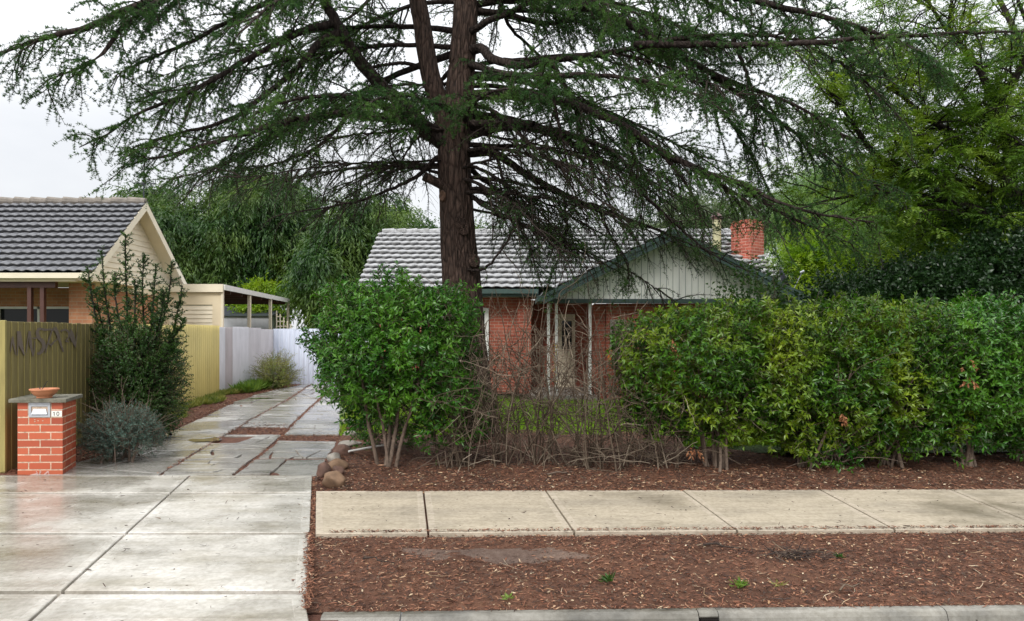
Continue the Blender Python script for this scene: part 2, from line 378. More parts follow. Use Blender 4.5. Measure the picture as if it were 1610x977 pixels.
tag(mb.build('path_bedding', M['reddirt']), kind='structure')

# slabs ------------------------------------------------------------------
def inset_poly(P, d):
    P = np.array(P); n = len(P); I = []
    ar = sum(P[i][0] * P[(i + 1) % n][1] - P[(i + 1) % n][0] * P[i][1] for i in range(n)); s = 1 if ar > 0 else -1
    for i in range(n):
        a, b, c = P[i - 1], P[i], P[(i + 1) % n]; e1 = (b - a) / np.linalg.norm(b - a); e2 = (c - b) / np.linalg.norm(c - b)
        n1 = np.array([-e1[1], e1[0]]) * s; n2 = np.array([-e2[1], e2[0]]) * s; m = (n1 + n2) / max(.3, 1 + n1 @ n2); I.append(b + m * d)
    return np.array(I)
def wobble_poly(P, step=.12, amp=.004):
    out = []; n = len(P)
    for i in range(n):
        a = np.array(P[i]); b = np.array(P[(i + 1) % n]); k = max(1, int(np.linalg.norm(b - a) / step))
        for j in range(k): out.append(a + (b - a) * j / k + (R.normal(size=2) * amp if j or True else 0))
    return np.array(out)
def margined(mb, P, z, d=.055, bev=.005):
    """slab whose rim is a smooth trowelled band: rim ring (material 1), field 2 mm lower (material 0)"""
    P = np.array([p[:2] for p in P], float)
    ar = sum(P[i][0] * P[(i + 1) % len(P)][1] - P[(i + 1) % len(P)][0] * P[i][1] for i in range(len(P)))
    if ar < 0: P = P[::-1]
    n = len(P); O = P; A = inset_poly(P, bev); B = inset_poly(P, d); C = inset_poly(P, d + .005)
    rings = [(O, -.1), (O, z - bev * .8), (A, z), (B, z), (C, z - .0012)]
    V = []; 
    for r, zz in rings: V += [(*p, zz) for p in r]
    for k in range(4):
        mb.add([V[k * n + i] for i in range(n)] + [V[(k + 1) * n + i] for i in range(n)], [(i, (i + 1) % n, n + (i + 1) % n, n + i) for i in range(n)], 1)
    mb.add(V[4 * n:], [tuple(range(n))], 0)
mb = MB(); gj = .009
top = [503, 666, 858, 1074, 1293, 1500]; bot = [500, 674, 903, 1162, 1415, 1660]
Xt = [gr(p, 776)[0] for p in top]; Xb = [gr(p, 842)[0] for p in bot]
Xt[0] = apx(7.22) + .03; Xb[0] = apx(5.69) + .03
for k in range(14): Xt.append(Xt[-1] + 1.42); Xb.append(Xb[-1] + 1.40)
for i in range(len(Xt) - 1):
    a, b, c, d = Xt[i] + gj, Xt[i + 1] - gj, Xb[i + 1] - gj, Xb[i] + gj
    P = [(d, ynear(d)), (c, ynear(c)), (b, yfar(b)), (a, yfar(a))]
    margined(mb, P, .03 + R.normal() * .003)
tag(mb.build('footpath', [M['footpath'], M['margin']]), kind='structure')
gj = .011; mb = MB()
def lx(Y): return -3.68 + (-2.75 + 3.68) * (8.0 - Y) / 3.97      # diagonal joint of the crossover
rows = [3.93, 4.40, 5.68, 7.12, 8.0]
for r in range(4):
    gy = [0, .03, .024, .026, .012]; y0, y1 = rows[r] + gy[r], rows[r + 1] - gy[r + 1]
    if r == 3: y0 = rows[r] + .004
    k0 = .0 if r else 0
    for (fa, fb) in ((None, lx), (lx, apx)):
        xa0, xa1 = (-6.6 + .1 * 0, -6.9) if fa is None else (fa(y0) + gj, fa(y1) + gj)
        xb0, xb1 = fb(y0) - gj, fb(y1) - gj
        if fb is apx and r == 0: xb0 += .02; xb1 += -.02
        P = [(xa0, y0 + .02 * (r == 1) * 0), (xb0, y0), (xb1, y1), (xa1, y1)]
        if fa is None:
            P = [(xa0, y0), (xb0, y0), (xb1, y1), (xa1, y1)]
        margined(mb, P, .03 + .002 * r, .07 if fb is apx else .06)
        if fa is None:
            P = [(xa0 - 3.2, y0), (xa0 - .018, y0), (xa1 - .018, y1), (xa1 - 3.2, y1)]; margined(mb, P, .03 + .002 * r)
            P = [(xa0 - 6.4, y0), (xa0 - 3.22, y0), (xa1 - 3.22, y1), (xa1 - 6.4, y1)]; margined(mb, P, .03 + .002 * r)
tag(mb.build('driveway_crossover', [M['apron'], M['apronrim']]), kind='structure')
# crossover wing beside the kerb
mb = MB()
V = [(-1.29, 4.42, .02), (-1.10, 4.18, .0), (-1.085, 4.06, -.005), (-1.10, 4.0, -.14), (-1.3, 3.98, -.14), (-1.24, 4.2, .02)]
# old driveway slabs ------------------------------------------------------
def split(poly, p, d, gap):
    """cut convex poly by the line p + t d, leaving a gap"""
    n = np.array([-d[1], d[0]]); out = []
    for s in (1, -1):
        o = []; q = p + n * s * gap / 2
        for i in range(len(poly)):
            a, b = poly[i], poly[(i + 1) % len(poly)]; da = (a - q) @ n * s; db = (b - q) @ n * s
            if da >= 0: o.append(a)
            if da * db < 0: o.append(a + (b - a) * da / (da - db))
        if len(o) >= 3: out.append(np.array(o))
    return out
def area(P): return abs(sum(P[i][0] * P[(i + 1) % len(P)][1] - P[(i + 1) % len(P)][0] * P[i][1] for i in range(len(P)))) / 2
def cA(Y): return np.interp(Y, [8.0, 9.8, 12.9, 17.2, 21.7, 23], [-4.05, -4.36, -4.87, -5.50, -6.3, -6.5])
def cB(Y): return np.interp(Y, [8.0, 10.55, 13.7, 18.8, 23], [-3.2, -3.56, -4.16, -5.03, -5.75])
def cL(Y): return np.maximum(fenceX(Y) + np.interp(Y, [8, 9.5, 11, 13, 17, 22], [.35, .72, .9, .95, .95, 1.0]), -9)
rd = np.random.default_rng(12)
mb = MB()
def col_slabs(fa, fb, ys, gaps, crack, holes=()):
    for i in range(len(ys) - 1):
        y0, y1 = ys[i], ys[i + 1]
        if any(h0 <= (y0 + y1) / 2 <= h1 for h0, h1 in holes): continue
        g_ = gaps; s0, s1 = rd.normal(size=2) * .03
        P = np.array([(fa(y0) + g_, y0 + .012 + s0 * .3), (fb(y0) - g_, y0 + .012 - s0 * .3), (fb(y1) - g_, y1 - .012), (fa(y1) + g_, y1 - .012)])
        ps = [P]
        k = rd.poisson(crack)
        for _ in range(k):
            j = max(range(len(ps)), key=lambda q: area(ps[q]) * rd.uniform(.5, 1)); Q = ps.pop(j); c = Q.mean(0) + rd.normal(size=2) * .12
            an = rd.choice([0, pi / 2, rd.uniform(0, pi)], p=[.45, .2, .35]) + rd.normal() * .12
            ps += split(Q, c, np.array([cos(an), sin(an)]), rd.choice([.010, .018, .034], p=[.5, .35, .15]))
        for Q in ps:
            if area(Q) < .006 or rd.random() < .012: continue
            W = wobble_poly(Q, .16, .006)
            z = .032 + rd.normal() * .005; sl = rd.normal(size=2) * .012; c = W.mean(0)
            mb.slab(W, -.05, z, .008, 0, dz=[(w - c) @ sl for w in W])
col_slabs(cL, cA, [8.03, 9.1, 9.9, 10.9, 11.9, 13.2, 14.6, 16.3, 18.2, 20.3, 22.45], .018, 4.)
col_slabs(cA, cB, [8.03, 8.75, 9.35, 10.35, 11.25, 12.15, 13.3, 14.5, 15.6, 17.1, 18.6, 20.4, 22.45], .018, 3.6, [(11.3, 12.1)])
col_slabs(lambda Y: cB(Y) + .02, cR, [8.03, 9.02, 9.15, 9.75, 10.55, 11.2, 12.4, 13.2, 14.6, 16.0, 17.8, 19.9, 22.45], .018, 3.6, [(9.05, 9.1), (10.7, 11.1)])
dr = mb.build('driveway', M['driveslab']); tag(dr, kind='structure')
# puddle on the drive
w, nt, b, pos, ob, g_ = newmat('puddle water'); b.inputs['Base Color'].default_value = (.035, .03, .02, 1); b.inputs['Roughness'].default_value = .03; b.inputs['Specular IOR Level'].default_value = .9
bump(nt, b, noise(nt, pos, 9, 2, .5), .02, .01); M['water'] = w
def puddle(px0, px1, py0, py1, seed):
    rr = np.random.default_rng(seed); n = 26; P = []
    for i in range(n):
        a = 2 * pi * i / n; r = 1 + .12 * sin(2 * a + seed) + .1 * sin(3 * a + seed * 2) + .04 * rr.normal()
        P.append(gr((px0 + px1) / 2 + (px1 - px0) / 2 * r * cos(a), (py0 + py1) / 2 + (py1 - py0) / 2 * r * sin(a))[:2])
    m = MB(); m.add([(*p, .039) for p in P], [tuple(range(n))]); return tag(m.build('puddle', M['water']), kind='structure')
puddle(298, 348, 691, 699, 3); puddle(395, 430, 628, 630, 9)

# ------------------------------------------------------------ litter (uncountable)
def chips(name, X, Y, zf, L, W, mat, curl=.5, flat=.35, seed=1, parent=None):
    r = np.random.default_rng(seed); N = len(X); a = r.uniform(0, 2 * pi, N); L = L * r.lognormal(0, .45, N); W = W * r.lognormal(0, .3, N)
    cu = r.normal(0, curl, N)
    pts = []
    c = np.stack([X, Y, zf(X, Y) + r.uniform(.002, .016, N)], -1); d = np.stack([np.cos(a), np.sin(a), r.normal(0, flat * .5, N)], -1)
    K = 4; p = c - d * (L / 2)[:, None]; ring = [p]
    for k in range(1, K):
        a2 = a + cu * (k - 1.5) ; dd = np.stack([np.cos(a2), np.sin(a2), d[:, 2] + r.normal(0, .12, N)], -1); p = p + dd * (L / (K - 1))[:, None]; ring.append(p)
    P = np.stack(ring, 1); T = unit(np.gradient(P, axis=1)); side = unit(np.cross(T, np.array([0, 0, 1.]) + .5 * r.normal(size=(N, 1, 3))))
    wd = np.array([.5, 1, .9, .3])[None, :, None] * W[:, None, None] / 2
    A = P + side * wd; B = P - side * wd; V = np.stack([A, B], 2).reshape(N, -1, 3); i = np.arange(N)[:, None, None] * (2 * K)
    q = np.array([[2 * k, 2 * k + 1, 2 * k + 3, 2 * k + 2] for k in range(K - 1)])[None]
    low = zf(V[:, :, 0], V[:, :, 1]); V[:, :, 2] = np.maximum(V[:, :, 2], low + .001)
    return tag(np_mesh(name, V.reshape(-1, 3), (i + q).reshape(-1, 4), mat, parent), kind='stuff')
def rnd_verge(N, x1=7.5, seed=0, p=1.):
    r = np.random.default_rng(seed); X = -1.75 + r.random(N) ** p * (x1 + 1.75); lo = ykerb(X) - .01; hi = ynear(X) + .02; Y = lo + r.random(N) * (hi - lo)
    k = (X > apx(Y) - .03 * r.random(N)) & ((X > -1.1) | (Y > 4.1)); X, Y = X[k], Y[k]
    # thin out over the bare washed patch
    b = ((X + .1) / .75) ** 2 + ((Y - 5.25) / .22) ** 2; k = (b > 1) | (r.random(len(X)) < .15 + .6 * b); b2 = ((X - 1.7) / .5) ** 2 + ((Y - 4.9) / .25) ** 2; k &= (b2 > 1) | (r.random(len(X)) < .6)
    return X[k], Y[k]
X, Y = rnd_verge(22000, seed=1); chips('bark_litter', X, Y, vz, .027, .006, M['chip'], seed=2)
X, Y = rnd_verge(10000, seed=3); chips('leaf_litter', X, Y, vz, .03, .004, M['chipdark'], seed=4)
X, Y = rnd_verge(900, seed=5); chips('pale_litter', X, Y, vz, .018, .009, M['fleck'], curl=.2, seed=6)
X, Y = rnd_verge(260, seed=7); chips('straw_litter', X, Y, vz, .08, .0035, M['fleck'], curl=.35, seed=8)
def rnd_bed(N, y0=.0, y1=2.2, x1=8.5, seed=0):
    r = np.random.default_rng(seed); X = -2.3 + r.random(N) * (x1 + 2.3); Y = yfar(X) - .015 + y0 + r.random(N) ** 1.3 * (y1 - y0); k = X > np.where(Y < 8, apx(7.2) - .27 * (Y - 7.2) + .03, cR(Y) + .02)
    return X[k], Y[k]
X, Y = rnd_bed(26000, seed=11); chips('bed_litter', X, Y, bedz, .035, .007, M['chip'], seed=12)
X, Y = rnd_bed(15000, seed=13); chips('bed_leaf_litter', X, Y, bedz, .045, .005, M['chipdark'], seed=14)
X, Y = rnd_bed(1300, y1=1.3, seed=15); chips('bed_pale_litter', X, Y, bedz, .024, .012, M['fleck'], curl=.2, seed=16)
# litter on hard surfaces, in joints and along edges
re2 = np.random.default_rng(31); n = 3800; X = re2.uniform(-1.5, 7.5, n); Y = np.where(re2.random(n) < .55, ynear(X) + .012 + np.abs(re2.normal(0, .022, n)), yfar(X) - .008 - np.abs(re2.normal(0, .022, n)))
k = X > apx(Y) + .04; chips('edge_litter', X[k], Y[k], lambda X, Y: X * 0 + .032, .026, .006, M['chip'], seed=32)
n = 900; Y = re2.uniform(4.1, 5.7, n); X = apx(Y) + .02 - np.abs(re2.normal(0, .03, n)); chips('edge_bark_litter', X, Y, lambda X, Y: X * 0 + .034, .026, .006, M['chip'], seed=33)
n = 700; Y = re2.uniform(5.7, 7.9, n); X = apx(Y) + re2.normal(.012, .01, n); chips('joint_litter', X, Y, lambda X, Y: X * 0 + .02, .022, .006, M['chip'], seed=34)
n = 1500; X = re2.uniform(-1.0, 6.5, n); Y = ykerb(X) - np.abs(re2.normal(0, .014, n)); chips('kerb_litter', X, Y, lambda X, Y: X * 0 + .002, .022, .005, M['chip'], seed=35)
r = np.random.default_rng(21)
X = r.uniform(-5.5, 6, 900); Y = r.uniform(4.1, 8., 900); k = (Y < 5.7) & (X > apx(Y) - .02); X, Y = X[~k], Y[~k]
chips('path_litter', X, Y, lambda X, Y: X * 0 + .036, .03, .006, M['chipdark'], seed=22)
Y = r.uniform(8.1, 22, 5200); X = np.where(r.random(5200) < .35, cA(Y), np.where(r.random(5200) < .4, cB(Y) + .03, np.where(r.random(5200) < .5, cL(Y) - .02, cR(Y) + .08))) + r.normal(0, .028, 5200)
chips('drive_litter', X, Y, lambda X, Y: X * 0 + .03, .03, .006, M['chip'], seed=23)
n = 9000; Y = 8.1 + 14 * r.random(n) ** 1.3; X = cL(Y) - r.random(n) ** 1.5 * (cL(Y) - fenceX(Y)); chips('fence_litter', X, Y, lambda X, Y: X * 0 + .03, .04, .008, M['chip'], seed=24)
Xa = r.uniform(11.25, 12.8, 1500); chips('gap_litter', cA(Xa) + r.random(1500) * (cB(Xa) - cA(Xa)), Xa, lambda X, Y: X * 0 + .02, .03, .008, M['chip'], seed=25)
Xa = r.uniform(10.55, 11.6, 1300); chips('gap_bark_litter', cB(Xa) + r.random(1300) * (cR(Xa) - cB(Xa)), Xa, lambda X, Y: X * 0 + .02, .03, .008, M['chip'], seed=26)
# washed dirt patch on the verge
n = 90; P = []
for i in range(n):
    a = 2 * pi * i / n; q_ = 1 + .12 * sin(3 * a) + .10 * sin(11 * a + 1) + .07 * sin(19 * a); P.append((-.1 + .9 * cos(a) * q_, 5.24 + .19 * sin(a) * q_))
m = MB(); m.add([(x, y, float(vz(np.array(x), np.array(y))) - .004) for x, y in P] + [(-.1, 5.24, .018)], [(i, (i + 1) % n, n) for i in range(n)])
tag(m.build('dirt_patch', M['greydirt'], smooth=True), kind='structure')
# lawn blades
n = 70000; X = r.uniform(-3.2, 8, n); Y = 9.8 + 7.2 * r.random(n) ** 1.2; k = (Y > 11.1) | (X > 3.2); X, Y = X[k], Y[k]; n = len(X)
X = X * (Y / 13); c = np.stack([X, Y, lump(X, Y, .01, 1.5) + .01 + .06 * np.clip((11.5 - Y) / 1.5, 0, 1)], -1)
V, Q = leaves(c, np.stack([r.normal(0, .35, n), r.normal(0, .35, n), np.ones(n)], -1), r.uniform(.05, .13, n), .012, LEAF_T, rng=r)
tag(np_mesh('grass', V, Q, M['grass']), kind='stuff')
# ============================================================ BUILT THINGS
M['brickred'] = brickmat('house red brick', (.46, .125, .075), (.34, .085, .052), (.50, .36, .28))
M['brickchim'] = brickmat('chimney brick', (.50, .125, .08), (.36, .085, .055), (.62, .40, .31))
M['brickor'] = brickmat('orange brick', (.55, .26, .13), (.47, .20, .10), (.50, .38, .26))
M['lbrick'] = randmat('glazed letterbox brick', [(0, (.34, .07, .036)), (.35, (.46, .098, .046)), (.7, (.52, .125, .058)), (1, (.38, .085, .045))], .55, .4)
M['lmortar'] = simple('cream mortar', (.66, .50, .37), .9, .45, 22, .5)
M['slab'] = simple('weathered slab', (.22, .205, .16), .75, .5, 14, .5, col2=(.07, .07, .045), bscale=90)
M['terra'] = simple('terracotta', (.56, .225, .11), .6, .2, 12, .15)
M['silver'] = simple('silver enamel', (.52, .54, .58), .38, .12, 20, .05, metal=.3)
M['darkin'] = simple('dark opening', (.012, .012, .013), .5, .1, 5, 0)
M['whiteenam'] = simple('white plate', (.8, .78, .72), .5, .08, 30, .05)
M['ink'] = simple('black figures', (.02, .02, .02), .5, .1, 5, 0)
M['woodgreen'] = simple('olive fence board', (.245, .20, .075), .8, .3, 3, .35, sc=(10, 10, .7), bscale=9)
M['woodgreen2'] = simple('olive fence edge', (.36, .30, .105), .8, .25, 3, .35, sc=(8, 8, .8), bscale=14)
M['spray'] = simple('faded spray paint', (.185, .145, .115), .75, .12, 9, .1)
M['spraylt'] = simple('pale spray paint', (.62, .38, .34), .75, .1, 9, .1)
M['yelsheet'] = simple('yellow painted sheet', (.53, .43, .145), .55, .22, 1.6, .1, sc=(1, 1, .5))
M['greysheet'] = [simple('grey cement sheet %d' % i, c, .8, .14, 2.5, .2, sc=(1.5, 1.5, .5)) for i, c in enumerate([(.50, .50, .53), (.38, .345, .35), (.52, .52, .55), (.47, .46, .48), (.50, .49, .51)])]
M['blusheet'] = simple('pale blue sheet', (.52, .56, .66), .45, .12, 2, .1, sc=(2, 2, .5))
M['cream'] = simple('cream paint', (.76, .65, .46), .55, .1, 2, .08)
M['cream2'] = simple('pale cream paint', (.80, .72, .56), .55, .08, 2, .08)
M['gablew'] = simple('white green board', (.92, .92, .87), .6, .12, 1.6, .08, sc=(3, 1, .6))
M['fascia'] = simple('green grey trim', (.055, .095, .085), .5, .25, 3, .1)
M['tilegrey'] = simple('weathered roof tile', (.44, .445, .46), .6, .4, 7, .5, col2=(.19, .19, .185), bscale=50)
M['tiledark'] = simple('dark roof tile', (.135, .138, .15), .34, .3, 6, .3, bscale=50)
M['ridge'] = simple('ridge tile', (.24, .21, .18), .8, .4, 6, .4)
M['metal'] = simple('galvanised steel', (.5, .52, .55), .4, .15, 5, .05, metal=.6)
M['dmetal'] = simple('dark metal', (.05, .055, .07), .45, .2, 5, .05, metal=.4)
M['brownpaint'] = simple('brown paint', (.09, .035, .025), .5, .2, 5, .05)
M['whitep'] = simple('white paint', (.78, .77, .74), .5, .08, 5, .05)
w, nt, b, pos, ob, g_ = newmat('window glass'); b.inputs['Base Color'].default_value = (.02, .022, .026, 1); b.inputs['Roughness'].default_value = .06; M['glass'] = w; b.inputs['Specular IOR Level'].default_value = .25
M['soffit'] = simple('soffit', (.35, .33, .28), .7, .1, 4, .05)
M['flue'] = simple('cream flue', (.50, .47, .28), .6, .25, 5, .1)
M['orange'] = simple('orange glaze', (.75, .22, .03), .35, .1, 5, .05)
M['stoneA'] = simple('tan stone', (.24, .145, .085), .8, .5, 9, .8, col2=(.10, .06, .035), bscale=30)
M['stoneB'] = simple('brown stone', (.13, .07, .05), .8, .5, 9, .6, bscale=30)
M['stoneC'] = simple('grey stone', (.33, .30, .26), .8, .4, 9, .6, bscale=30)

# ---- brick letterbox pier
A0 = gr(98.5, 750.5); B0 = gr(27.5, 751); u = unit(A0 - B0); u[2] = 0; Wd = np.linalg.norm(A0 - B0); C0 = gr(124, 733.5)
vv = C0 - A0; Dp = .56; vv = unit(vv)
base = (A0 + B0) / 2 + vv * .25
H = .864
lb = empty('brick_letterbox', (base[0], base[1], 0), 'low orange red brick letterbox pier with grey slab top beside the driveway', 'letterbox')
def lbp(a, b_, z): p = B0 + u * a + vv * b_; return (p[0], p[1], z)
core = MB(); i_ = .0022
core.prism([lbp(i_, i_, 0), lbp(Wd - i_, i_, 0), lbp(Wd - i_, Dp - i_, 0), lbp(i_, Dp - i_, 0)], 0, H)
core.build('mortar', M['lmortar'], lb)
bk = MB(); ch = H / 10; mo = .0135
slot = (.128, .37)     # u-range of the mail slot box; top two courses
def brick(a0, a1, b0, b1, k):
    z0 = k * ch + mo / 2; z1 = (k + 1) * ch - mo / 2; j = lambda: R.normal() * .0012
    bk.slab([lbp(a0, b0 + j(), 0), lbp(a1, b0 + j(), 0), lbp(a1 + j() * 0, b1, 0), lbp(a0, b1, 0)], z0, z1, .003)
bl = (Wd - mo) / 2; t = .03
for k in range(10):
    if k == 8 or k == 9: cuts = [0, slot[0] - .01, None, slot[1] + .01, Wd]
    # front face
    if k % 2 == 0: ex = [(0, bl), (bl + mo, Wd)]
    else: ex = [(0, .118), (.118 + mo, .118 + mo + .236), (.118 + .236 + 2 * mo, Wd)]
    if k >= 8: ex = [(0, slot[0] - mo), (slot[1] + mo, Wd)]
    for a, b_ in ex:
        l = 0 if a > 0 else 0
        brick(a, b_, 0, t if b_ < Wd else t, k)
    # side faces (bond alternates)
    for side in (0, 1):
        a0, a1 = (0, t) if side == 0 else (Wd - t, Wd)
        s0 = t + .0006
        q = (s0 + .07 if k % 2 else s0 + .13); ed = [s0, q, q + .236 if k % 2 else q + .23, Dp]
        if ed[2] > Dp - .06: ed = [s0, q, Dp]
        xs = [e for e in ed if e <= Dp]
        for e0, e1 in zip(xs[:-1], xs[1:]):
            brick(a0, a1, e0 + (mo if e0 > s0 else 0), e1, k)
    brick(t + .001, Wd - t - .001, Dp - t, Dp, k)
bk.build('brickwork', M['lbrick'], lb)
sl = MB(); P0 = [lbp(-.085, -.045, 0), lbp(Wd + .05, -.05, 0), lbp(Wd + .06, Dp + .08, 0), lbp(-.06, Dp + .08, 0)]
sl.slab(wobble_poly([p[:2] for p in P0], .1, .002), H + .001, H + .042, .006); sl.build('top_slab', M['slab'], lb)
# mail slot box
def lbq(a, b_, z): return lbp(a, b_, z)
sb = MB()
def frame(mb, a0, a1, z0, z1, b0, b1, mi=0):
    V = [lbq(a, b_, z) for b_ in (b0, b1) for a, z in ((a0, z0), (a1, z0), (a1, z1), (a0, z1))]
    mb.add(V, [(0, 1, 2, 3), (7, 6, 5, 4), (0, 4, 5, 1), (1, 5, 6, 2), (2, 6, 7, 3), (3, 7, 4, 0)], mi)
za, zb = H - .172, H - .004; aa, ab = slot
frame(sb, aa, aa + .028, za, zb, -.010, .05); frame(sb, ab - .028, ab, za, zb, -.010, .05)
frame(sb, aa + .028, ab - .028, za, za + .03, -.010, .05); frame(sb, aa + .028, ab - .028, zb - .045, zb, -.010, .05)
ml = sb.build('mail_slot', M['silver'], lb, bevel=.002)
ds = MB(); frame(ds, aa + .02, ab - .02, za + .02, zb - .02, .008, .012); ds.build('slot_opening', M['darkin'], ml)
fl = MB(); x0, x1 = aa + .034, ab - .034
V = [lbq(x0 - .004, -.026, za + .034), lbq(x1 + .004, -.026, za + .034), lbq(x1 - .016, -.002, zb - .072), lbq(x0 + .016, -.002, zb - .072), lbq(x0 - .004, .006, za + .034), lbq(x1 + .004, .006, za + .034), lbq(x1 - .016, .006, zb - .072), lbq(x0 + .016, .006, zb - .072)]
fl.add(V, [(0, 1, 2, 3), (4, 7, 6, 5), (0, 4, 5, 1), (1, 5, 6, 2), (2, 6, 7, 3), (3, 7, 4, 0)]); fl.build('flap', M['silver'], ml, bevel=.002)
np_ = MB(); n0, n1 = ab + .014, Wd - .006; frame(np_, n0, n1, H - .166, H - .098, -.008, .01)
npl = np_.build('number_plate', M['whiteenam'], lb)
dg = MB(); zc = H - .132
def stroke(mb, pts, w, b_, mi=0):
    """flat stroke on the pier front through (u, z) points"""
    L = []; Rr = []
    for i, (a, z) in enumerate(pts):
        a0, z0 = pts[max(0, i - 1)]; a1, z1 = pts[min(len(pts) - 1, i + 1)]; d = np.array([a1 - a0, z1 - z0]); d = d / (np.linalg.norm(d) + 1e-9); ww = w[i] if hasattr(w, '__len__') else w
        L.append(lbq(a - d[1] * ww / 2, b_, z + d[0] * ww / 2)); Rr.append(lbq(a + d[1] * ww / 2, b_, z - d[0] * ww / 2))
    k = len(pts); mb.add(L + Rr, [(i, i + 1, k + i + 1, k + i) for i in range(k - 1)], mi)
cx_ = (n0 + n1) / 2
stroke(dg, [(cx_ - .028, zc + .02), (cx_ - .028, zc - .022)], .008, -.0095)
stroke(dg, [(cx_ - .037, zc + .012), (cx_ - .028, zc + .02)], .006, -.0097)
stroke(dg, [(cx_ + .014 + .013 * cos(a), zc + .021 * sin(a)) for a in np.linspace(.1, 2 * pi, 18)], .0065, -.0095)
dg.build('number', M['ink'], npl)
tg = MB(); 
stroke(tg, [(.135, .018), (.17, .032), (.205, .036), (.225, .052)], [.004, .014, .018, .008], -.003)
stroke(tg, [(.21, .074), (.222, .055), (.226, .03), (.222, .012)], .009, -.0035)
stroke(tg, [(.268, .066), (.25, .05), (.243, .03), (.25, .012), (.29, .01), (.32, .025)], .010, -.004)
stroke(tg, [(.345, .07), (.325, .05), (.30, .03), (.272, .022)], [.02, .016, .012, .006], -.0045)
stroke(tg, [(.35, .072), (.352, .045), (.36, .02)], .008, -.005)
tg.build('graffiti', M['spraylt'], lb)
for a, z in ((.195, H - .222), (.195, H - .20), (.232, H - .213), (.285, H - .213)): mk = MB(); stroke(mk, [(a - .008, z), (a + .008, z)], .009, -.003); mk.build('paint_mark', M['lmortar'], lb)
# terracotta bowl with dry stalk
bc = np.array(lbp(.275, .09, H + .042))
bw = empty('terracotta_bowl', bc, 'shallow terracotta plant bowl standing on the letterbox slab', 'plant bowl')
m = MB(); m.lathe(bc, [(0, 0), (.078, 0), (.082, .012), (.078, .02), (.10, .034), (.128, .065), (.140, .088), (.150, .092), (.151, .108), (.141, .110), (.134, .098), (.11, .06), (.06, .045), (0, .045)], 40)
m.build('bowl', M['terra'], bw, smooth=True)
m = MB(); m.lathe(bc + [0, 0, .0], [(0, .083), (.05, .086), (.128, .083)], 28); m.build('potting_soil', M['mulch'], bw)
s = smooth_line([(bc[0] - .06, bc[1], bc[2] + .12, .005), (bc[0] - .04, bc[1], bc[2] + .095, .005), (bc[0] - .03, bc[1], bc[2] + .10, .0045), (bc[0] + .0, bc[1], bc[2] + .14, .004), (bc[0] + .035, bc[1] - .01, bc[2] + .19, .003), (bc[0] + .045, bc[1] - .01, bc[2] + .195, .004)], 14)
V, Q = tubes(s[None, :, :3], s[None, :, 3], 6); np_mesh('dry_stalk', V, Q, M['dmetal'], bw, True)

# ---- olive board fence with graffiti
F0 = np.array([-5.93, 8.16]); F1 = np.array([-6.5, 11.25]); fd = (F1 - F0); fL = np.linalg.norm(fd); fd /= fL; fn = np.array([fd[1], -fd[0]])  # normal towards the drive
fe = empty('board_fence', (F0[0], F0[1], 0), 'olive green vertical board fence with faded purple graffiti behind the brick letterbox', 'fence')
nb = 21; bwid = fL / nb
m = MB()
for i in range(nb):
    a = F0 + fd * (i * bwid + .003); b_ = F0 + fd * ((i + 1) * bwid - .003); o = R.normal() * .002
    P = [a + fn * (.010 + o), b_ + fn * (.010 + o), b_ - fn * .012, a - fn * .012]; m.slab(P, .03, 1.80 + R.normal() * .004, .004)
m.build('boards', M['woodgreen'], fe)
m = MB()
for i in range(1, nb):       # thin cover strips over the joints
    a = F0 + fd * (i * bwid); P = [a - fd * .007 + fn * .018, a + fd * .007 + fn * .018, a + fd * .007 + fn * .011, a - fd * .007 + fn * .011]; m.slab(P, .04, 1.795, .002)
m.build('cover_strips', M['woodgreen2'], fe)
m = MB(); P = [F0 - fd * .03 + fn * .03, F0 + fd * .012 + fn * .03, F0 + fd * .012 - fn * .07, F0 - fd * .03 - fn * .07]; m.slab(P, 0, 1.81, .006)
m.build('end_post', M['woodgreen2'], fe, bevel=.003)
m = MB()
for z in (.35, 1.5):
    a = F0 + fd * .02 - fn * .014; b_ = F1 - fn * .014; m.slab([a, b_, b_ - fn * .045, a - fn * .045], z, z + .08, .003)
m.build('rail', M['woodgreen'], fe)
def onfence(px, py, off=.022):
    """meets the fence face along the sight line -> point on the fence"""
    k = (px - CX) / F; p0 = F0 + fn * off; t = (k * p0[1] - p0[0]) / (fd[0] - k * fd[1]); q = p0 + fd * t
    return np.array([q[0], q[1], CAMZ + (HY - py) / F * q[1]])
gm = MB(); gz = [0]
def gstroke(pts, w):
    pts = [(p[0] / 9.306, 495 + p[1] / 9.305) for p in pts]
    w_ = np.broadcast_to(np.array(w, float) / 9.3, (len(pts),)); s = smooth_line([(p[0], p[1], 0, ww) for p, ww in zip(pts, w_)], 20); gz[0] += 1
    L = []; Rr = []; d = np.gradient(s[:, :2], axis=0); d = d / (np.linalg.norm(d, axis=1, keepdims=True) + 1e-9)
    for i in range(20):
        L.append(onfence(s[i, 0] - d[i, 1] * s[i, 3] / 2, s[i, 1] + d[i, 0] * s[i, 3] / 2, .0195 + .0003 * gz[0])); Rr.append(onfence(s[i, 0] + d[i, 1] * s[i, 3] / 2, s[i, 1] - d[i, 0] * s[i, 3] / 2, .0195 + .0003 * gz[0]))
    gm.add(L + Rr, [(i, i + 1, 21 + i, 20 + i) for i in range(19)])
gstroke([(155, 550), (170, 430), (185, 320)], [8, 22, 26]); gstroke([(185, 320), (205, 450), (235, 590)], [26, 24, 14])
gstroke([(255, 600), (265, 420), (275, 240)], [10, 26, 50]); gstroke([(275, 250), (305, 430), (360, 600)], [60, 60, 12])
gstroke([(385, 560), (400, 420), (430, 240)], [10, 18, 22]); gstroke([(440, 240), (450, 430), (485, 610)], [20, 40, 14])
